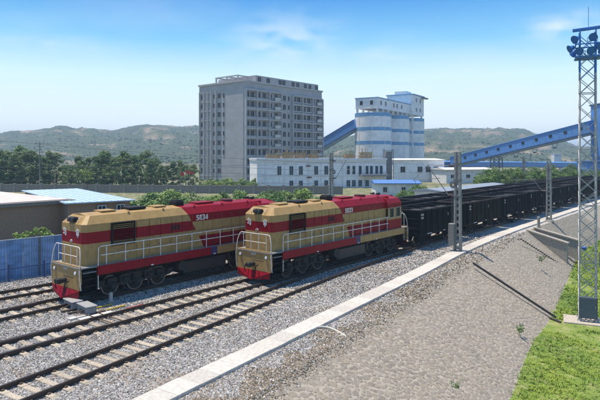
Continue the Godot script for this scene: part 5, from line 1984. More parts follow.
# ---------- plants ----------
func leaf_mat(called: String, c: Color) -> StandardMaterial3D:
	var m := M(called, c, 0.7, 0, "", 1)
	m.backlight_enabled = true
	m.backlight = Color(0.22, 0.28, 0.08)
	return m
func crown_mesh(seed_: int, n: int, leaf: float, shape: Callable, mats3: Array, clumps: int) -> ArrayMesh:
	var r := RandomNumberGenerator.new()
	r.seed = seed_
	var mb := [MB.new(), MB.new(), MB.new()]
	for c in clumps:
		var q: Array = shape.call(r)     # [centre, radius]
		var k := r.randi_range(0, 2)
		for i in n / clumps:
			var dirv := Vector3(r.randfn(), r.randfn(), r.randfn()).normalized()
			var p: Vector3 = q[0] + dirv * q[1] * pow(r.randf(), 0.45) * Vector3(1, 0.85, 1)
			var up := (dirv + Vector3(0, 0.5, 0) + Vector3(r.randf_range(-0.8, 0.8), r.randf_range(-0.6, 0.6), r.randf_range(-0.8, 0.8))).normalized()
			var x := up.cross(Vector3(r.randfn(), r.randfn(), r.randfn())).normalized()
			var y := up.cross(x)
			var s := leaf * r.randf_range(0.6, 1.2)
			var m: MB = mb[k] if r.randf() < 0.7 else mb[r.randi_range(0, 2)]
			m.quad(p - x * s * 0.5, p - y * s * 0.32, p + x * s * 0.5, p + y * s * 0.32)
	return mesh_of([[mb[0], mats3[0]], [mb[1], mats3[1]], [mb[2], mats3[2]]])
func trunk_mesh(seed_: int, h: float, r0: float, limbs: int, spread: float, m: Material) -> ArrayMesh:
	var r := RandomNumberGenerator.new()
	r.seed = seed_
	var b := MB.new()
	var pts := []
	for i in 6:
		pts.append(Vector3(r.randf_range(-0.1, 0.1) * i * 0.3, h * i / 5.0, r.randf_range(-0.1, 0.1) * i * 0.3))
	for i in 5: b.tube(pts[i], pts[i + 1], r0 * (1.0 - i * 0.18), 7, r0 * (1.0 - (i + 1) * 0.18), false)
	for k in limbs:
		var t := r.randf_range(0.25, 0.9)
		var i := int(t * 5)
		var p: Vector3 = pts[i].lerp(pts[i + 1], t * 5 - i)
		var a := r.randf() * TAU
		var e := p + Vector3(cos(a) * spread, spread * r.randf_range(0.5, 1.3), sin(a) * spread) * r.randf_range(0.6, 1.0)
		b.tube(p, e, r0 * 0.38 * (1.1 - t * 0.6), 5, r0 * 0.1, false)
	return mesh_of([[b, m]])

func vegetation() -> void:
	var dark3 := [leaf_mat("poplar_leaf", Color(0.075, 0.138, 0.036)), leaf_mat("poplar_leaf_deep", Color(0.056, 0.108, 0.031)), leaf_mat("poplar_leaf_light", Color(0.105, 0.18, 0.046))]
	var mid3 := [leaf_mat("bush_leaf", Color(0.085, 0.165, 0.030)), leaf_mat("bush_leaf_deep", Color(0.050, 0.110, 0.024)), leaf_mat("bush_leaf_light", Color(0.125, 0.215, 0.040))]
	var yel3 := [leaf_mat("young_leaf", Color(0.15, 0.24, 0.035)), leaf_mat("young_leaf_deep", Color(0.10, 0.18, 0.03)), leaf_mat("young_leaf_pale", Color(0.21, 0.29, 0.06))]
	var bark := M("bark", Color(0.10, 0.08, 0.06), 0.95, 0, "grain", 1.0)
	# poplars beyond the wall
	var kinds := []
	for k in 5:
		var wide := 1.5 if k < 3 else 2.5
		var shape := func(r: RandomNumberGenerator) -> Array:
			var t := pow(r.randf(), 0.8)
			var rad := wide * (sin(PI * clampf(0.22 + t * 0.76, 0, 1)) + 0.08)
			var a := r.randf() * TAU
			var q := rad * sqrt(r.randf())
			return [Vector3(cos(a) * q, 0.2 + t * 8.0, sin(a) * q), r.randf_range(0.4, 0.8)]
		kinds.append([crown_mesh(100 + k, 4200, 0.30, shape, dark3, 60), trunk_mesh(200 + k, 7.4, 0.15, 12, 0.9, bark)])
	var xs := []
	for px in [-16, -9, -3, 4, 9, 14, 21, 27, 32, 37, 44, 50, 56, 61, 67, 73, 79, 84, 90, 95, 101, 107, 112, 117, 123, 129, 135, 140, 146, 151, 156, 162, 168, 175, 182, 188, 194]: xs.append(px + rng.randf_range(-2, 2))
	for i in xs.size():
		var d := rng.randf_range(128, 146)
		var hs := rng.randf_range(0.86, 1.12)
		if xs[i] < 35: hs *= 1.08
		if xs[i] > 60 and xs[i] < 78: hs *= 0.62
		if xs[i] > 160: hs *= 0.72
		var k := rng.randi_range(0, 4)
		var o := thing("poplar_tree", "%s dark green tree from the left in the row beyond the wall" % nth(i), "tree", Transform3D(Basis(Vector3.UP, rng.randf() * TAU).scaled(Vector3(1.2, 0.95, 1.2) * hs * d / 130.0), W((xs[i] - 300.0) * d / FOC, -0.7, d)), "tree row beyond the wall")
		inst("trunk", kinds[k][1], o)
		inst("crown", kinds[k][0], o)
	# bushes
	var bush := []
	for k in 4:
		var shape := func(r: RandomNumberGenerator) -> Array:
			var a := r.randf() * TAU
			var q := 0.95 * sqrt(r.randf())
			return [Vector3(cos(a) * q, 0.25 + r.randf() * 1.15 * (1.1 - q * 0.6), sin(a) * q), r.randf_range(0.22, 0.42)]
		bush.append([crown_mesh(300 + k, 2000, 0.15, shape, mid3 if k < 3 else yel3, 26), trunk_mesh(350 + k, 0.9, 0.05, 8, 0.5, bark)])
	var n := 0
	var rows := []
	# [px range, depth range, count, scale range]
	for q in [[126, 246, 64, 88, 20, 1.0, 2.2], [246, 322, 78, 98, 11, 1.0, 1.9], [400, 478, 90, 106, 18, 1.3, 1.9]]:
		for i in q[4]:
			rows.append([lerpf(q[0], q[1], (i + rng.randf()) / q[4]), rng.randf_range(q[2], q[3]), rng.randf_range(q[5], q[6])])
	for i in 9: rows.append([lerpf(198, 262, (i + rng.randf()) / 9.0), rng.randf_range(126, 136), rng.randf_range(1.1, 2.0)])
	rows.sort_custom(func(a, b): return a[0] < b[0])
	for q in rows:
		var k := rng.randi_range(0, 3)
		var o := thing("bush", "%s leafy green bush from the left among those behind the trains" % nth(n), "bush", Transform3D(Basis(Vector3.UP, rng.randf() * TAU).scaled(Vector3(1.15, 1, 1.15) * q[2]), W((q[0] - 300.0) * q[1] / FOC, -0.6, q[1])), "bushes behind the trains")
		inst("stem", bush[k][1], o)
		inst("crown", bush[k][0], o)
		n += 1
	# young tree over the blue fence, and round trees on the right
	var young_shape := func(r: RandomNumberGenerator) -> Array:
		var a := r.randf() * TAU
		var q := 0.75 * sqrt(r.randf())
		return [Vector3(cos(a) * q, 2.2 + r.randf_range(-0.5, 0.75), sin(a) * q), r.randf_range(0.14, 0.3)]
	var young := crown_mesh(401, 900, 0.15, young_shape, yel3, 30)
	var ytrunk := trunk_mesh(402, 2.6, 0.04, 12, 0.7, bark)
	for q in [[42, 39.0, 0.98, "bright yellow-green sapling showing above the blue fence"], [25, 40.0, 0.85, "small sapling left of the bright one above the blue fence"], [87, 110.0, 1.1, "bright green young tree beyond the blue roofed shed"]]:
		var o := thing("sapling", q[3], "tree", Transform3D(Basis(Vector3.UP, q[0]).scaled(Vector3.ONE * q[2] * (1.0 if q[1] < 50 else 1.6)), W((q[0] - 300.0) * q[1] / FOC, -0.6, q[1])))
		inst("trunk", ytrunk, o)
		inst("crown", young, o)
	var round_shape := func(r: RandomNumberGenerator) -> Array:
		var dirv := Vector3(r.randfn(), absf(r.randfn()) * 0.9 - 0.25, r.randfn()).normalized()
		return [Vector3(0, 2.9, 0) + dirv * Vector3(1.9, 2.0, 1.9) * pow(r.randf(), 0.4), r.randf_range(0.4, 0.75)]
	var rk := []
	for k in 3: rk.append([crown_mesh(500 + k, 5200, 0.21, round_shape, mid3 if k else dark3, 52), trunk_mesh(520 + k, 3.2, 0.12, 12, 1.3, bark)])
	var spots := [[484, 104, 0.9], [490, 98, 1.02], [497, 100, 1.05], [504, 102, 1.0], [511, 106, 1.05], [519, 110, 0.95], [527, 112, 0.95], [535, 116, 1.0], [541, 120, 0.9], [549, 124, 1.02], [557, 122, 0.9], [565, 126, 0.95], [573, 120, 0.85], [581, 126, 0.9], [589, 122, 0.85], [597, 124, 0.9], [604, 122, 0.9], [532, 150, 0.9], [552, 155, 1.0], [570, 160, 1.0], [586, 158, 0.95], [600, 160, 1.0], [516, 150, 0.9]]
	spots.sort_custom(func(a, b): return a[0] < b[0])
	for i in spots.size():
		var q: Array = spots[i]
		var k := rng.randi_range(0, 2)
		var o := thing("round_tree", "%s green tree from the left in the belt beyond the wagons" % nth(i), "tree", Transform3D(Basis(Vector3.UP, rng.randf() * TAU).scaled(Vector3(1.15, 1.12, 1.15) * q[2]), W((q[0] - 300.0) * q[1] / FOC, -0.7, q[1])), "tree belt beyond the wagons")
		inst("trunk", rk[k][1], o)
		inst("crown", rk[k][0], o)
	# tufts of weed rooted in the slope
	var wshape := func(r: RandomNumberGenerator) -> Array:
		return [Vector3(r.randf_range(-0.2, 0.2), r.randf_range(0.08, 0.35), r.randf_range(-0.2, 0.2)), 0.12]
	var weed := crown_mesh(601, 130, 0.09, wshape, mid3, 9)
	var stalk := trunk_mesh(602, 0.3, 0.012, 4, 0.15, bark)
	var wl := ["green weed rooted low on the stone slope near the grass", "small green weed on the stone slope nearest the camera", "weed tuft high on the slope below the concrete wing wall", "tiny weed in the middle of the paved slope"]
	var ws := [back(521, 333, -2.9), back(455, 389, -1.75), back(541, 262, -1.6), back(548, 250, -1.5)]
	for i in 3:
		var o := thing("weed", wl[i], "weed", Transform3D(Basis(Vector3.UP, i * 2.0).scaled(Vector3.ONE * [1.2, 0.7, 1.4][i]), ws[i]))
		inst("stem", stalk, o)
		inst("leaves", weed, o)

# ---------- fences ----------
func fences() -> void:
	var blue := M("fence_blue_sheet", Color(0.21, 0.39, 0.66), 0.5, 0.1, "soft", 0.5)
	var post := M("fence_post_grey", Color(0.16, 0.19, 0.23), 0.6, 0.2, "grain", 1.0)
	var rail := M("fence_blue_dark", Color(0.030, 0.075, 0.22), 0.5, 0.1, "soft", 0.8)
	var a := W(-36.0, -0.4, 16.9)
	var b := W(-4.2, -0.4, 47.0)
	var o := thing("sheet_fence", "tall blue corrugated sheet fence along the left edge of the yard", "fence", between(a, b))
	var l := Vector2(b.x - a.x, b.z - a.z).length()
	var H := 2.62
	var panel := MB.new()
	var w := 0.94
	var ribs := 6
	for i in ribs:
		var x0 := w * i / ribs
		var p := w / ribs
		for q in [[0.0, 0.0, 0.30, 0.0], [0.30, 0.0, 0.42, 0.035], [0.42, 0.035, 0.86, 0.035], [0.86, 0.035, 1.0, 0.0]]:
			panel.quad_to(Vector3(x0 + q[0] * p, 0.05, q[1]), Vector3(x0 + q[2] * p, 0.05, q[3]), Vector3(x0 + q[2] * p, H, q[3]), Vector3(x0 + q[0] * p, H, q[1]), Vector3(0, 0, 1))
			panel.quad_to(Vector3(x0 + q[0] * p, 0.05, q[1] - 0.004), Vector3(x0 + q[2] * p, 0.05, q[3] - 0.004), Vector3(x0 + q[2] * p, H, q[3] - 0.004), Vector3(x0 + q[0] * p, H, q[1] - 0.004), Vector3(0, 0, -1))
	var tones := [blue, M("fence_blue_sheet_faded", Color(0.25, 0.43, 0.68), 0.5, 0.1, "soft", 0.5), M("fence_blue_sheet_deep", Color(0.18, 0.35, 0.62), 0.5, 0.1, "soft", 0.5)]
	var meshes := []
	for t in tones: meshes.append(mesh_of([[panel, t]]))
	var n := int(l / 0.95)
	for i in n:
		inst("sheet_panel", meshes[rng.randi_range(0, 2)], o, Transform3D(Basis.IDENTITY, Vector3(i * 0.95, 0, 0)))
	for i in int(l / 3.8) + 1:
		var m := MB.new()
		m.box(Vector3(i * 3.8, H / 2 + 0.02, 0.09), Vector3(0.12, H + 0.06, 0.08))
		part("post", m, post, o)
	var m := MB.new()
	m.box(Vector3(l / 2, H + 0.03, 0.02), Vector3(l, 0.06, 0.10))
	part("top_cap", m, M("fence_cap", Color(0.34, 0.42, 0.52), 0.5, 0.2, "soft", 0.8), o)
	# low rail fence in front of it
	var o2 := thing("low_rail_fence", "low dark blue bar fence standing before the tall blue sheet fence", "fence", between(a, b) * Transform3D(Basis.IDENTITY, Vector3(0, 0, 0.75)))
	for i in int(l / 2.05):
		m = MB.new()
		m.box(Vector3(i * 2.05, 0.62, 0), Vector3(0.08, 1.24, 0.08))
		m.box(Vector3(i * 2.05, 1.26, 0), Vector3(0.10, 0.04, 0.10))
		part("post", m, rail, o2)
	for y in [0.25, 1.02]:
		m = MB.new()
		m.box(Vector3(l / 2, y, 0), Vector3(l, 0.05, 0.035))
		part("rail", m, rail, o2)
	m = MB.new()
	for i in int(l / 0.16): m.box(Vector3(i * 0.16, 0.62, 0), Vector3(0.012, 0.80, 0.012))
	part("bars", m, rail, o2)

# ---------- masts, wires, tower ----------
func mast(label: String, at: Vector3, h: float, turn: float, reach: float, weights: bool) -> Node3D:
	var conc := M("mast_concrete", Color(0.34, 0.335, 0.315), 0.9, 0, "grain", 0.8)
	var steel := M("mast_steel", Color(0.22, 0.225, 0.23), 0.6, 0.4, "grain", 1.0)
	var dark := M("insulator_brown", Color(0.075, 0.035, 0.028), 0.35, 0, "", 1)
	var o := thing("catenary_mast", label, "mast", Transform3D(Basis(Vector3.UP, turn), at), "concrete catenary masts")
	# two flanges joined by battens leave the row of openings
	for e in [-1.0, 1.0]:
		var b := MB.new()
		b.bar(Vector3(e * 0.235, 0.0, 0), Vector3(e * 0.16, h, 0), 0.30, 0.15)
		part("flange", b, conc, o)
	var y := 0.35
	while y < h - 0.4:
		var b := MB.new()
		var half := lerpf(0.20, 0.14, y / h)
		var tall := 0.22 if y < h * 0.66 else 0.44
		b.box(Vector3(0, y, 0), Vector3(half * 2.0, tall, 0.16))
		part("batten", b, conc, o)
		y += 0.52 if y < h * 0.72 else 0.40
	var b := MB.new()
	b.cbox(Vector3(0, 0.02, 0), Vector3(0.95, 0.24, 0.8), 0.03)
	part("footing", b, M("worn_concrete", Color.BLACK), o)
	for q in [[h - 2.2, 0.62], [h - 3.5, 0.66], [h - 0.9, 0.56]]:
		b = MB.new()
		b.box(Vector3(0, q[0], 0), Vector3(q[1], 0.10, 0.34))
		part("clamp_band", b, steel, o)
	# hinged cantilever over the track (local -x)
	var tip := Vector3(-reach, h - 2.2, 0)
	b = MB.new()
	b.tube(Vector3(-0.75, h - 3.5, 0), Vector3(-reach * 0.72, h - 1.05, 0), 0.035, 6)
	b.tube(Vector3(-0.75, h - 1.1, 0), Vector3(-reach * 0.72, h - 1.05, 0), 0.03, 6)
	b.tube(Vector3(-reach * 0.42, h - 2.1, 0), Vector3(-reach - 0.3, h - 2.35, 0), 0.028, 6)
	b.tube(Vector3(-reach - 0.2, h - 2.33, 0), Vector3(-reach, h - 2.75, 0), 0.02, 5)
	b.tube(Vector3(-reach * 0.72, h - 1.05, 0), Vector3(-reach - 0.3, h - 2.35, 0), 0.02, 5)
	part("cantilever", b, steel, o)
	for q in [[h - 3.5, 0.45], [h - 1.1, 0.0]]:
		b = MB.new()
		for k in 7: b.ring(Vector3(-0.28 - k * 0.07, q[0] + q[1] * k * 0.02, 0), Vector3.RIGHT, 0.0, 0.085, 0.03, 10)
		b.tube(Vector3(-0.2, q[0], 0), Vector3(-0.78, q[0], 0), 0.03, 6)
		part("insulator", b, dark, o)
	if weights:
		var wt := M("weight_concrete", Color(0.30, 0.295, 0.28), 0.9, 0, "grain", 1.2)
		for k in 13:
			b = MB.new()
			b.cbox(Vector3(-0.34, 0.62 + k * 0.135, 0.30), Vector3(0.46, 0.115, 0.46), 0.02)
			part("tension_weight", b, wt, o)
		b = MB.new()
		b.tube(Vector3(-0.34, 0.5, 0.30), Vector3(-0.34, h - 2.6, 0.30), 0.014, 5)
		b.ring(Vector3(-0.34, h - 2.6, 0.12), Vector3.BACK, 0.1, 0.28, 0.06, 16)
		part("pulley_and_rod", b, steel, o)
	return o
func sag(a: Vector3, b: Vector3, drop: float, n := 14) -> Array:
	var out := []
	for i in n + 1:
		var t := float(i) / n
		out.append(a.lerp(b, t) + Vector3.DOWN * drop * 4.0 * t * (1.0 - t))
	return out

func masts() -> void:
	var dirn := deg_to_rad(39.5)
	var across := PI / 2 - dirn    # local x to the right of the track
	# local x must point to the track's right: (cos, 0, sin) of the track angle
	var turn := -dirn
	var m1 := W(12.5, -0.22, 43.6)
	var m2 := W(28.9, -0.22, 63.9)
	mast("tall concrete mast with stacked tension weights beside the first coal wagon", m1, 7.95, turn, 3.6, true)
	mast("concrete mast on the strip's edge, second along the near train", m2, 7.0, turn, 3.6, false)
	var m3 := W(4.3, -0.4, 75.5)
	mast("concrete mast rising behind locomotive 5833 before the white building", m3, 8.2, turn + PI, 3.4, true)
	var m4 := W(43.5, -0.4, 107.0)
	mast("distant concrete mast beyond the wagons, before the round trees", m4, 7.6, turn + PI, 3.4, false)
	var wm := M("wire_dark", Color(0.06, 0.06, 0.065), 0.6, 0.3, "", 1)
	var k := 0
	# overhead line over the far siding: messenger and contact wire, ending at the mast behind 5833
	var off := Basis(Vector3.UP, turn + PI)
	for q in [[-3.4, 6.9, 0.35, "upper"], [-3.5, 5.45, 0.05, "lower"]]:
		var e3 := m3 + off * Vector3(q[0], q[1], 0)
		var e4 := m4 + off * Vector3(q[0], q[1] - 0.3, 0)
		var b := MB.new()
		b.wire(sag(e3, e4, q[2]), 0.012, 4)
		var back_ := e3 + (e3 - e4).normalized() * 62.0
		b.wire(sag(back_, e3, q[2]), 0.012, 4)
		tag(part("overhead_wire", b, wm, self), "%s overhead wire along the far siding past the concrete masts" % q[3], "wire", "overhead wires")
	# wires of the two near masts
	var off2 := Basis(Vector3.UP, turn)
	for q in [[-3.55, 5.2, 0.05, "lower"], [-2.8, 6.6, 0.4, "upper"]]:
		var e1 := m1 + off2 * Vector3(q[0], q[1], 0)
		var e2 := m2 + off2 * Vector3(q[0], q[1] - 0.6, 0)
		var b := MB.new()
		b.wire(sag(e1, e2, q[2]), 0.011, 4)
		b.wire(sag(e2, e2 + (e2 - e1) * 2.0 + Vector3(0, 0.6, 0), q[2]), 0.011, 4)
		tag(part("overhead_wire", b, wm, self), "%s overhead wire above the near coal train between its masts" % q[3], "wire", "overhead wires")
	# pole line crossing the field on the left
	var wood := M("pole_concrete", Color(0.27, 0.26, 0.25), 0.9, 0, "grain", 0.8)
	var poles := [W(-61.5, -0.7, 130.0), W(-17.8, -0.7, 101.0)]
	var names := ["thin utility pole with crossarm standing among the left trees", "thin utility pole with crossarm before the apartment block"]
	for i in 1:
		var o := thing("utility_pole", names[i], "pole", Transform3D(Basis(Vector3.UP, 0.6), poles[i]), "utility poles")
		var b := MB.new()
		b.tube(Vector3.ZERO, Vector3(0, 11.4, 0), 0.16, 8, 0.10)
		part("pole", b, wood, o)
		b = MB.new()
		b.bar(Vector3(-1.0, 10.9, 0), Vector3(1.0, 10.9, 0), 0.1, 0.1)
		part("crossarm", b, wood, o)
		for x in [-0.9, 0.0, 0.9]:
			b = MB.new()
			b.lathe([Vector2(0.05, 10.95), Vector2(0.09, 11.02), Vector2(0.05, 11.1), Vector2(0.0, 11.25)], 8, Vector3(x, 0, 0))
			part("insulator", b, M("insulator_brown", Color.BLACK), o)
	var heights := [["top", 139.0, 158.0], ["middle", 150.0, 166.0], ["lowest", 170.0, 179.0], ["faint third", 160.0, 171.0]]
	for q in heights:
		# each wire hangs from beyond the left edge to a point before the apartment block
		var d0 := 88.0
		var d1 := 120.0
		var p0 := W((-40.0 - 300.0) * d0 / FOC, EYE + (HORIZON - q[1] + 2.0) * d0 / FOC, d0)
		var p1 := W((330.0 - 300.0) * d1 / FOC, EYE + (HORIZON - q[2] - 5.0) * d1 / FOC, d1)
		var b := MB.new()
		b.wire(sag(p0, p1, 0.5), 0.028, 4)
		tag(part("cable", b, wm, self), "%s dark cable strung across the field on the left" % q[0], "cable", "cables across the field")

func light_tower() -> void:
	var galv := M("tower_galvanised", Color(0.46, 0.465, 0.47), 0.5, 0.2, "grain", 1.0)
	var blue := M("tower_blue_paint", Color(0.035, 0.20, 0.55), 0.5, 0.1, "soft", 1.0)
	var at := Transform3D(Basis(Vector3.UP, -0.42), W(19.02, -3.5, 36.4))
	var o := thing("light_tower", "tall lattice floodlight tower on the grass at the right edge", "light tower", at)
	var H := 19.2
	var hw := func(y: float) -> float: return lerpf(0.50, 0.46, y / 19.6)
	var b: MB
	for x in [-1.0, 1.0]:
		for z in [-1.0, 1.0]:
			b = MB.new()
			b.bar(Vector3(x * hw.call(0), 0.16, z * hw.call(0)), Vector3(x * hw.call(H), 16.4, z * hw.call(H)), 0.085, 0.085)
			part("leg", b, galv, o)
			b = MB.new()
			b.bar(Vector3(x * hw.call(H), 16.4, z * hw.call(H)), Vector3(x * hw.call(H), H, z * hw.call(H)), 0.085, 0.085)
			part("upper_leg", b, blue, o)
	var n := 20
	for i in n:
		var y0 := 0.2 + (H - 0.6) * i / n
		var y1 := 0.2 + (H - 0.6) * (i + 1) / n
		var m := galv if y1 < 16.5 else blue
		var a: float = hw.call(y0)
		var c: float = hw.call(y1)
		for k in 4:
			var r := Basis(Vector3.UP, k * PI / 2)
			b = MB.new()
			b.bar(r * Vector3(-a, y0, a), r * Vector3(c, y1, c), 0.04, 0.04)
			part("diagonal", b, m, o)
			b = MB.new()
			b.bar(r * Vector3(a, y0, a + 0.03), r * Vector3(-c, y1, c + 0.03), 0.04, 0.04)
			part("diagonal", b, m, o)
			if i % 4 == 0:
				b = MB.new()
				b.bar(r * Vector3(-a, y0, a - 0.03), r * Vector3(a, y0, a - 0.03), 0.05, 0.05)
				part("strut", b, m, o)
	# lamp platform: two rings, floodlights all round, a cross beam and a rod
	for y in [H - 1.75, H - 0.95]:
		b = MB.new()
		for k in 4:
			var r := Basis(Vector3.UP, k * PI / 2)
			b.bar(r * Vector3(-0.78, y, 0.72), r * Vector3(0.78, y, 0.72), 0.07, 0.07)
		part("platform_ring", b, blue, o)
	b = MB.new()
	b.box(Vector3(0, H - 1.80, 0), Vector3(1.5, 0.05, 1.5))
	part("platform_floor", b, blue, o)
	b = MB.new()
	b.cbox(Vector3(0.05, H + 0.12, 0.2), Vector3(1.9, 0.20, 0.26), 0.03, Basis(Vector3.BACK, 0.06))
	part("hoist_beam", b, blue, o)
	b = MB.new()
	b.tube(Vector3(0.05, H, 0), Vector3(0.05, H + 1.6, 0), 0.016, 5)
	part("lightning_rod", b, blue, o)
	var fl := [[-1.02, -1.15, 0.4, -1.1], [-0.75, -0.6, 0.7, -0.7], [0.25, -0.55, 0.85, 0.1], [0.65, -1.15, 0.8, 0.5], [-0.5, -1.4, 0.85, -0.3], [0.85, -1.5, 0.2, 1.0], [-0.8, -1.3, -0.7, -2.4], [0.7, -0.8, -0.9, 2.8], [0.1, -1.45, 0.98, 0.3]]
	for q in fl:
		var t := Transform3D(Basis(Vector3.UP, q[3]) * Basis(Vector3.RIGHT, 0.45), Vector3(q[0], H + q[1], q[2]))
		b = MB.new()
		var prof := [Vector2(0.05, -0.28), Vector2(0.13, -0.24), Vector2(0.17, -0.08), Vector2(0.25, 0.06), Vector2(0.27, 0.10)]
		var lm := MB.new()
		lm.lathe(prof, 16, Vector3.ZERO)
		b.add(lm, t * Transform3D(Basis(Vector3.RIGHT, PI / 2), Vector3.ZERO))
		var f := part("floodlight", b, blue, o)
		b = MB.new()
		b.tube(t * Vector3(0, 0, 0.07), t * Vector3(0, 0, 0.09), 0.25, 16)
		part("glass", b, glass("floodlight_glass", Color(0.03, 0.13, 0.36), 0.45), f)
		b = MB.new()
		b.bar(t * Vector3(-0.29, 0, 0), t * Vector3(-0.29, -0.3, -0.05), 0.03, 0.03)
		b.bar(t * Vector3(0.29, 0, 0), t * Vector3(0.29, -0.3, -0.05), 0.03, 0.03)
		b.bar(t * Vector3(-0.29, -0.3, -0.05), t * Vector3(0.29, -0.3, -0.05), 0.03, 0.03)
		part("bracket", b, blue, f)
	# feet
	for x in [-1.0, 1.0]:
		for z in [-1.0, 1.0]:
			b = MB.new()
			b.cbox(Vector3(x * 0.5, 0.14, z * 0.5), Vector3(0.3, 0.05, 0.3), 0.01)
			b.prism(PackedVector2Array([Vector2(-0.14, 0), Vector2(0.14, 0), Vector2(0.03, 0.28), Vector2(-0.03, 0.28)]), Vector3(x * 0.5, 0.16, z * 0.5 - 0.01), Vector3.RIGHT, Vector3.UP, Vector3(0, 0, 0.02))
			part("base_plate", b, galv, o)
	b = MB.new()
	b.cbox(Vector3(-0.15, 0.03, 0.2), Vector3(2.6, 0.18, 1.9), 0.03)
	tag(part("concrete_pad", b, M("pad_concrete", Color(0.50, 0.45, 0.38), 0.9, 0, "grain", 0.9), self, at), "pale concrete pad under the floodlight tower", "pad")
	var cb := thing("control_cabinet", "slate grey control cabinet fixed in the foot of the floodlight tower", "cabinet", at * Transform3D(Basis.IDENTITY, Vector3(0, 0.34, 0.58)))
	b = MB.new()
	b.cbox(Vector3(0, 0.70, 0), Vector3(1.08, 1.40, 0.22), 0.015)
	part("case", b, M("cabinet_slate", Color(0.085, 0.115, 0.155), 0.5, 0.1, "soft", 1.2), cb)
	b = MB.new()
	b.cbox(Vector3(0, 0.70, 0.118), Vector3(0.98, 1.28, 0.02), 0.006)
	var dr := part("door", b, M("cabinet_slate", Color.BLACK), cb)
	b = MB.new()
	b.cbox(Vector3(0.42, 0.75, 0.14), Vector3(0.03, 0.14, 0.03), 0.008)
	part("handle", b, galv, dr)
	for x in [-0.45, 0.45]:
		b = MB.new()
		b.box(Vector3(x, -0.11, 0), Vector3(0.06, 0.22, 0.1))
		part("leg", b, galv, cb)

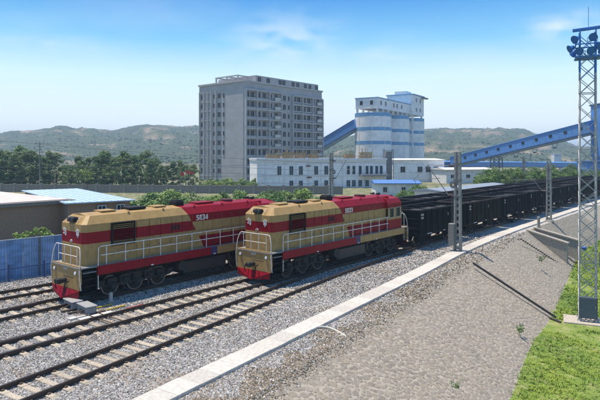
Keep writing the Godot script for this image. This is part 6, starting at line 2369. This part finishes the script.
func small_things() -> void:
	# dark conduit lying down the slope
	var dark := M("conduit_dark", Color(0.050, 0.045, 0.040), 0.7, 0.1, "grain", 1.5)
	var b := MB.new()
	b.bar(back(473, 263, -0.22), back(556, 317.5, -3.38), 0.16, 0.12)
	tag(part("conduit", b, dark, self), "long dark conduit lying down the paved slope to the grass", "pipe")
	b = MB.new()
	b.bar(back(548, 317.5, -3.44), back(561, 322.5, -3.44), 0.16, 0.12)
	tag(part("conduit", b, dark, self), "short dark piece of conduit in the grass at the slope's foot", "pipe")
	# stepped row of small blocks down the slope
	var p0 := back(520, 238.5, -0.22)
	var p1 := back(566, 268, -3.3)
	var o := thing("drain_edge", "dotted line of small dark drain stones down the slope", "drain")
	for i in 22:
		var p := p0.lerp(p1, (i + 0.5) / 22.0)
		b = MB.new()
		b.cbox(Vector3.ZERO, Vector3(0.10, 0.14, 0.17), 0.02)
		part("drain_stone", b, M("drain_stone", Color(0.07, 0.065, 0.06), 0.9, 0, "grain", 1.0), o, Transform3D(Basis(Vector3.UP, 0.7), p))
	# wing walls of the culvert: two concrete walls running out level from the bank
	var conc := M("wing_wall_concrete", Color(0.40, 0.365, 0.315), 0.9, 0, "grain", 0.7)
	var a := back(533, 231, -0.25)
	var out := Vector3(0.74, 0, 0.67)
	for k in 2:
		var st := a + Vector3(0.66, 0, -0.75) * (2.3 * k)
		var ln := 3.3 if k == 0 else 3.9
		var t := Transform3D(Basis(out, Vector3.UP, out.cross(Vector3.UP)), st)
		var w := thing("wing_wall", ["near", "far"][k] + " concrete wing wall stepping out of the slope below the second mast", "wall", t, "culvert wing walls")
		b = MB.new()
		b.prism(PackedVector2Array([Vector2(-0.5, -1.2), Vector2(ln, -2.9), Vector2(ln, -0.92), Vector2(-0.5, -0.05)]), Vector3(0, 0, -0.22), Vector3.RIGHT, Vector3.UP, Vector3(0, 0, 0.44))
		part("wall", b, conc, w)
		b = MB.new()
		b.prism(PackedVector2Array([Vector2(-0.6, 0.0), Vector2(ln + 0.1, -0.95), Vector2(ln + 0.1, -0.82), Vector2(-0.6, 0.13)]), Vector3(0, 0, -0.32), Vector3.RIGHT, Vector3.UP, Vector3(0, 0, 0.64))
		part("coping", b, conc, w)
	b = MB.new()
	b.cbox(Vector3(0, 0.55, 0), Vector3(0.24, 1.3, 0.24), 0.03)
	tag(part("marker_post", b, conc, self, Transform3D(Basis.IDENTITY, back(538.5, 228, -0.22))), "short square concrete post at the head of the wing walls", "post")
	# netting fence behind the tower
	var fm := M("net_fence_grey", Color(0.20, 0.20, 0.19), 0.7, 0.3, "", 1)
	var f0 := W(27.2, -3.5, 52.6)
	var f1 := W(40.0, -3.5, 58.0)
	var nf := thing("net_fence", "grey wire net fence on the grass beyond the floodlight tower", "fence", between(f0, f1))
	var l := Vector2(f1.x - f0.x, f1.z - f0.z).length()
	for i in 8:
		b = MB.new()
		b.tube(Vector3(i * l / 7.0, 0, 0), Vector3(i * l / 7.0, 1.5, 0), 0.04, 6)
		part("post", b, fm, nf)
	for y in [0.1, 0.75, 1.45]:
		b = MB.new()
		b.tube(Vector3(0, y, 0), Vector3(l, y, 0), 0.02, 5)
		part("rail", b, fm, nf)
	b = MB.new()
	for i in int(l / 0.16): b.box(Vector3(i * 0.16, 0.77, 0), Vector3(0.012, 1.35, 0.012))
	part("net_wires", b, fm, nf)
	# blue drum by the tower
	b = MB.new()
	b.lathe([Vector2(0.0, 0.0), Vector2(0.26, 0.0), Vector2(0.30, 0.1), Vector2(0.32, 0.42), Vector2(0.36, 0.44), Vector2(0.33, 0.46), Vector2(0.0, 0.40)], 16, Vector3.ZERO)
	tag(part("tub", b, M("tub_blue", Color(0.03, 0.10, 0.36), 0.5, 0, "", 1), self, Transform3D(Basis.IDENTITY, back(583.5, 251, -3.5))), "small bright blue tub on the grass behind the floodlight tower", "tub")
	# dark relay boxes and bits beside the near train
	var bx := [[back(471, 229, -0.2), "black relay box on short legs beside the wagons, left one"], [back(513, 221.5, -0.2), "flat dark box lying on the gravel beside the wagons"]]
	for i in 2:
		var t := on_track(T2, s_of(T2, V(bx[i][0].x, -bx[i][0].z)))
		t.origin = bx[i][0]
		var r := thing("relay_box", bx[i][1], "box", t, "trackside boxes")
		b = MB.new()
		b.cbox(Vector3(0, 0.32 if i == 0 else 0.15, 0), Vector3(1.0 if i == 0 else 1.8, 0.4 if i == 0 else 0.22, 0.6), 0.03)
		part("case", b, dark, r)
		for e in [-0.35, 0.35]:
			b = MB.new()
			b.box(Vector3(e, 0.06, 0), Vector3(0.08, 0.12, 0.4))
			part("leg", b, dark, r)
	# three flagpoles with red flags
	for i in 3:
		var d := 119.0
		var px: float = [180.5, 185.5, 189.5][i]
		var fo := thing("flagpole", "%s of three flagpoles with small red flags left of the apartment block" % ["left", "middle", "right"][i], "flagpole", Transform3D(Basis.IDENTITY, W((px - 300) * d / FOC, -0.7, d)), "flagpoles")
		b = MB.new()
		var ph: float = [4.6, 5.0, 4.9][i]
		b.tube(Vector3.ZERO, Vector3(0, ph, 0), 0.05, 6, 0.03)
		part("pole", b, M("pole_steel", Color(0.45, 0.45, 0.45), 0.4, 0.6, "", 1), fo)
		b = MB.new()
		for k in 6:
			var x0 := k * 0.13
			var x1 := (k + 1) * 0.13
			b.quad(Vector3(x0, ph - 0.7 - x0 * 0.35, sin(x0 * 6) * 0.1), Vector3(x1, ph - 0.7 - x1 * 0.35, sin(x1 * 6) * 0.1), Vector3(x1, ph - 0.1 - x1 * 0.25, sin(x1 * 6 + 0.4) * 0.1), Vector3(x0, ph - 0.1 - x0 * 0.25, sin(x0 * 6 + 0.4) * 0.1))
		part("flag", b, M("flag_red", Color(0.50, 0.02, 0.02), 0.8, 0, "", 1), fo)
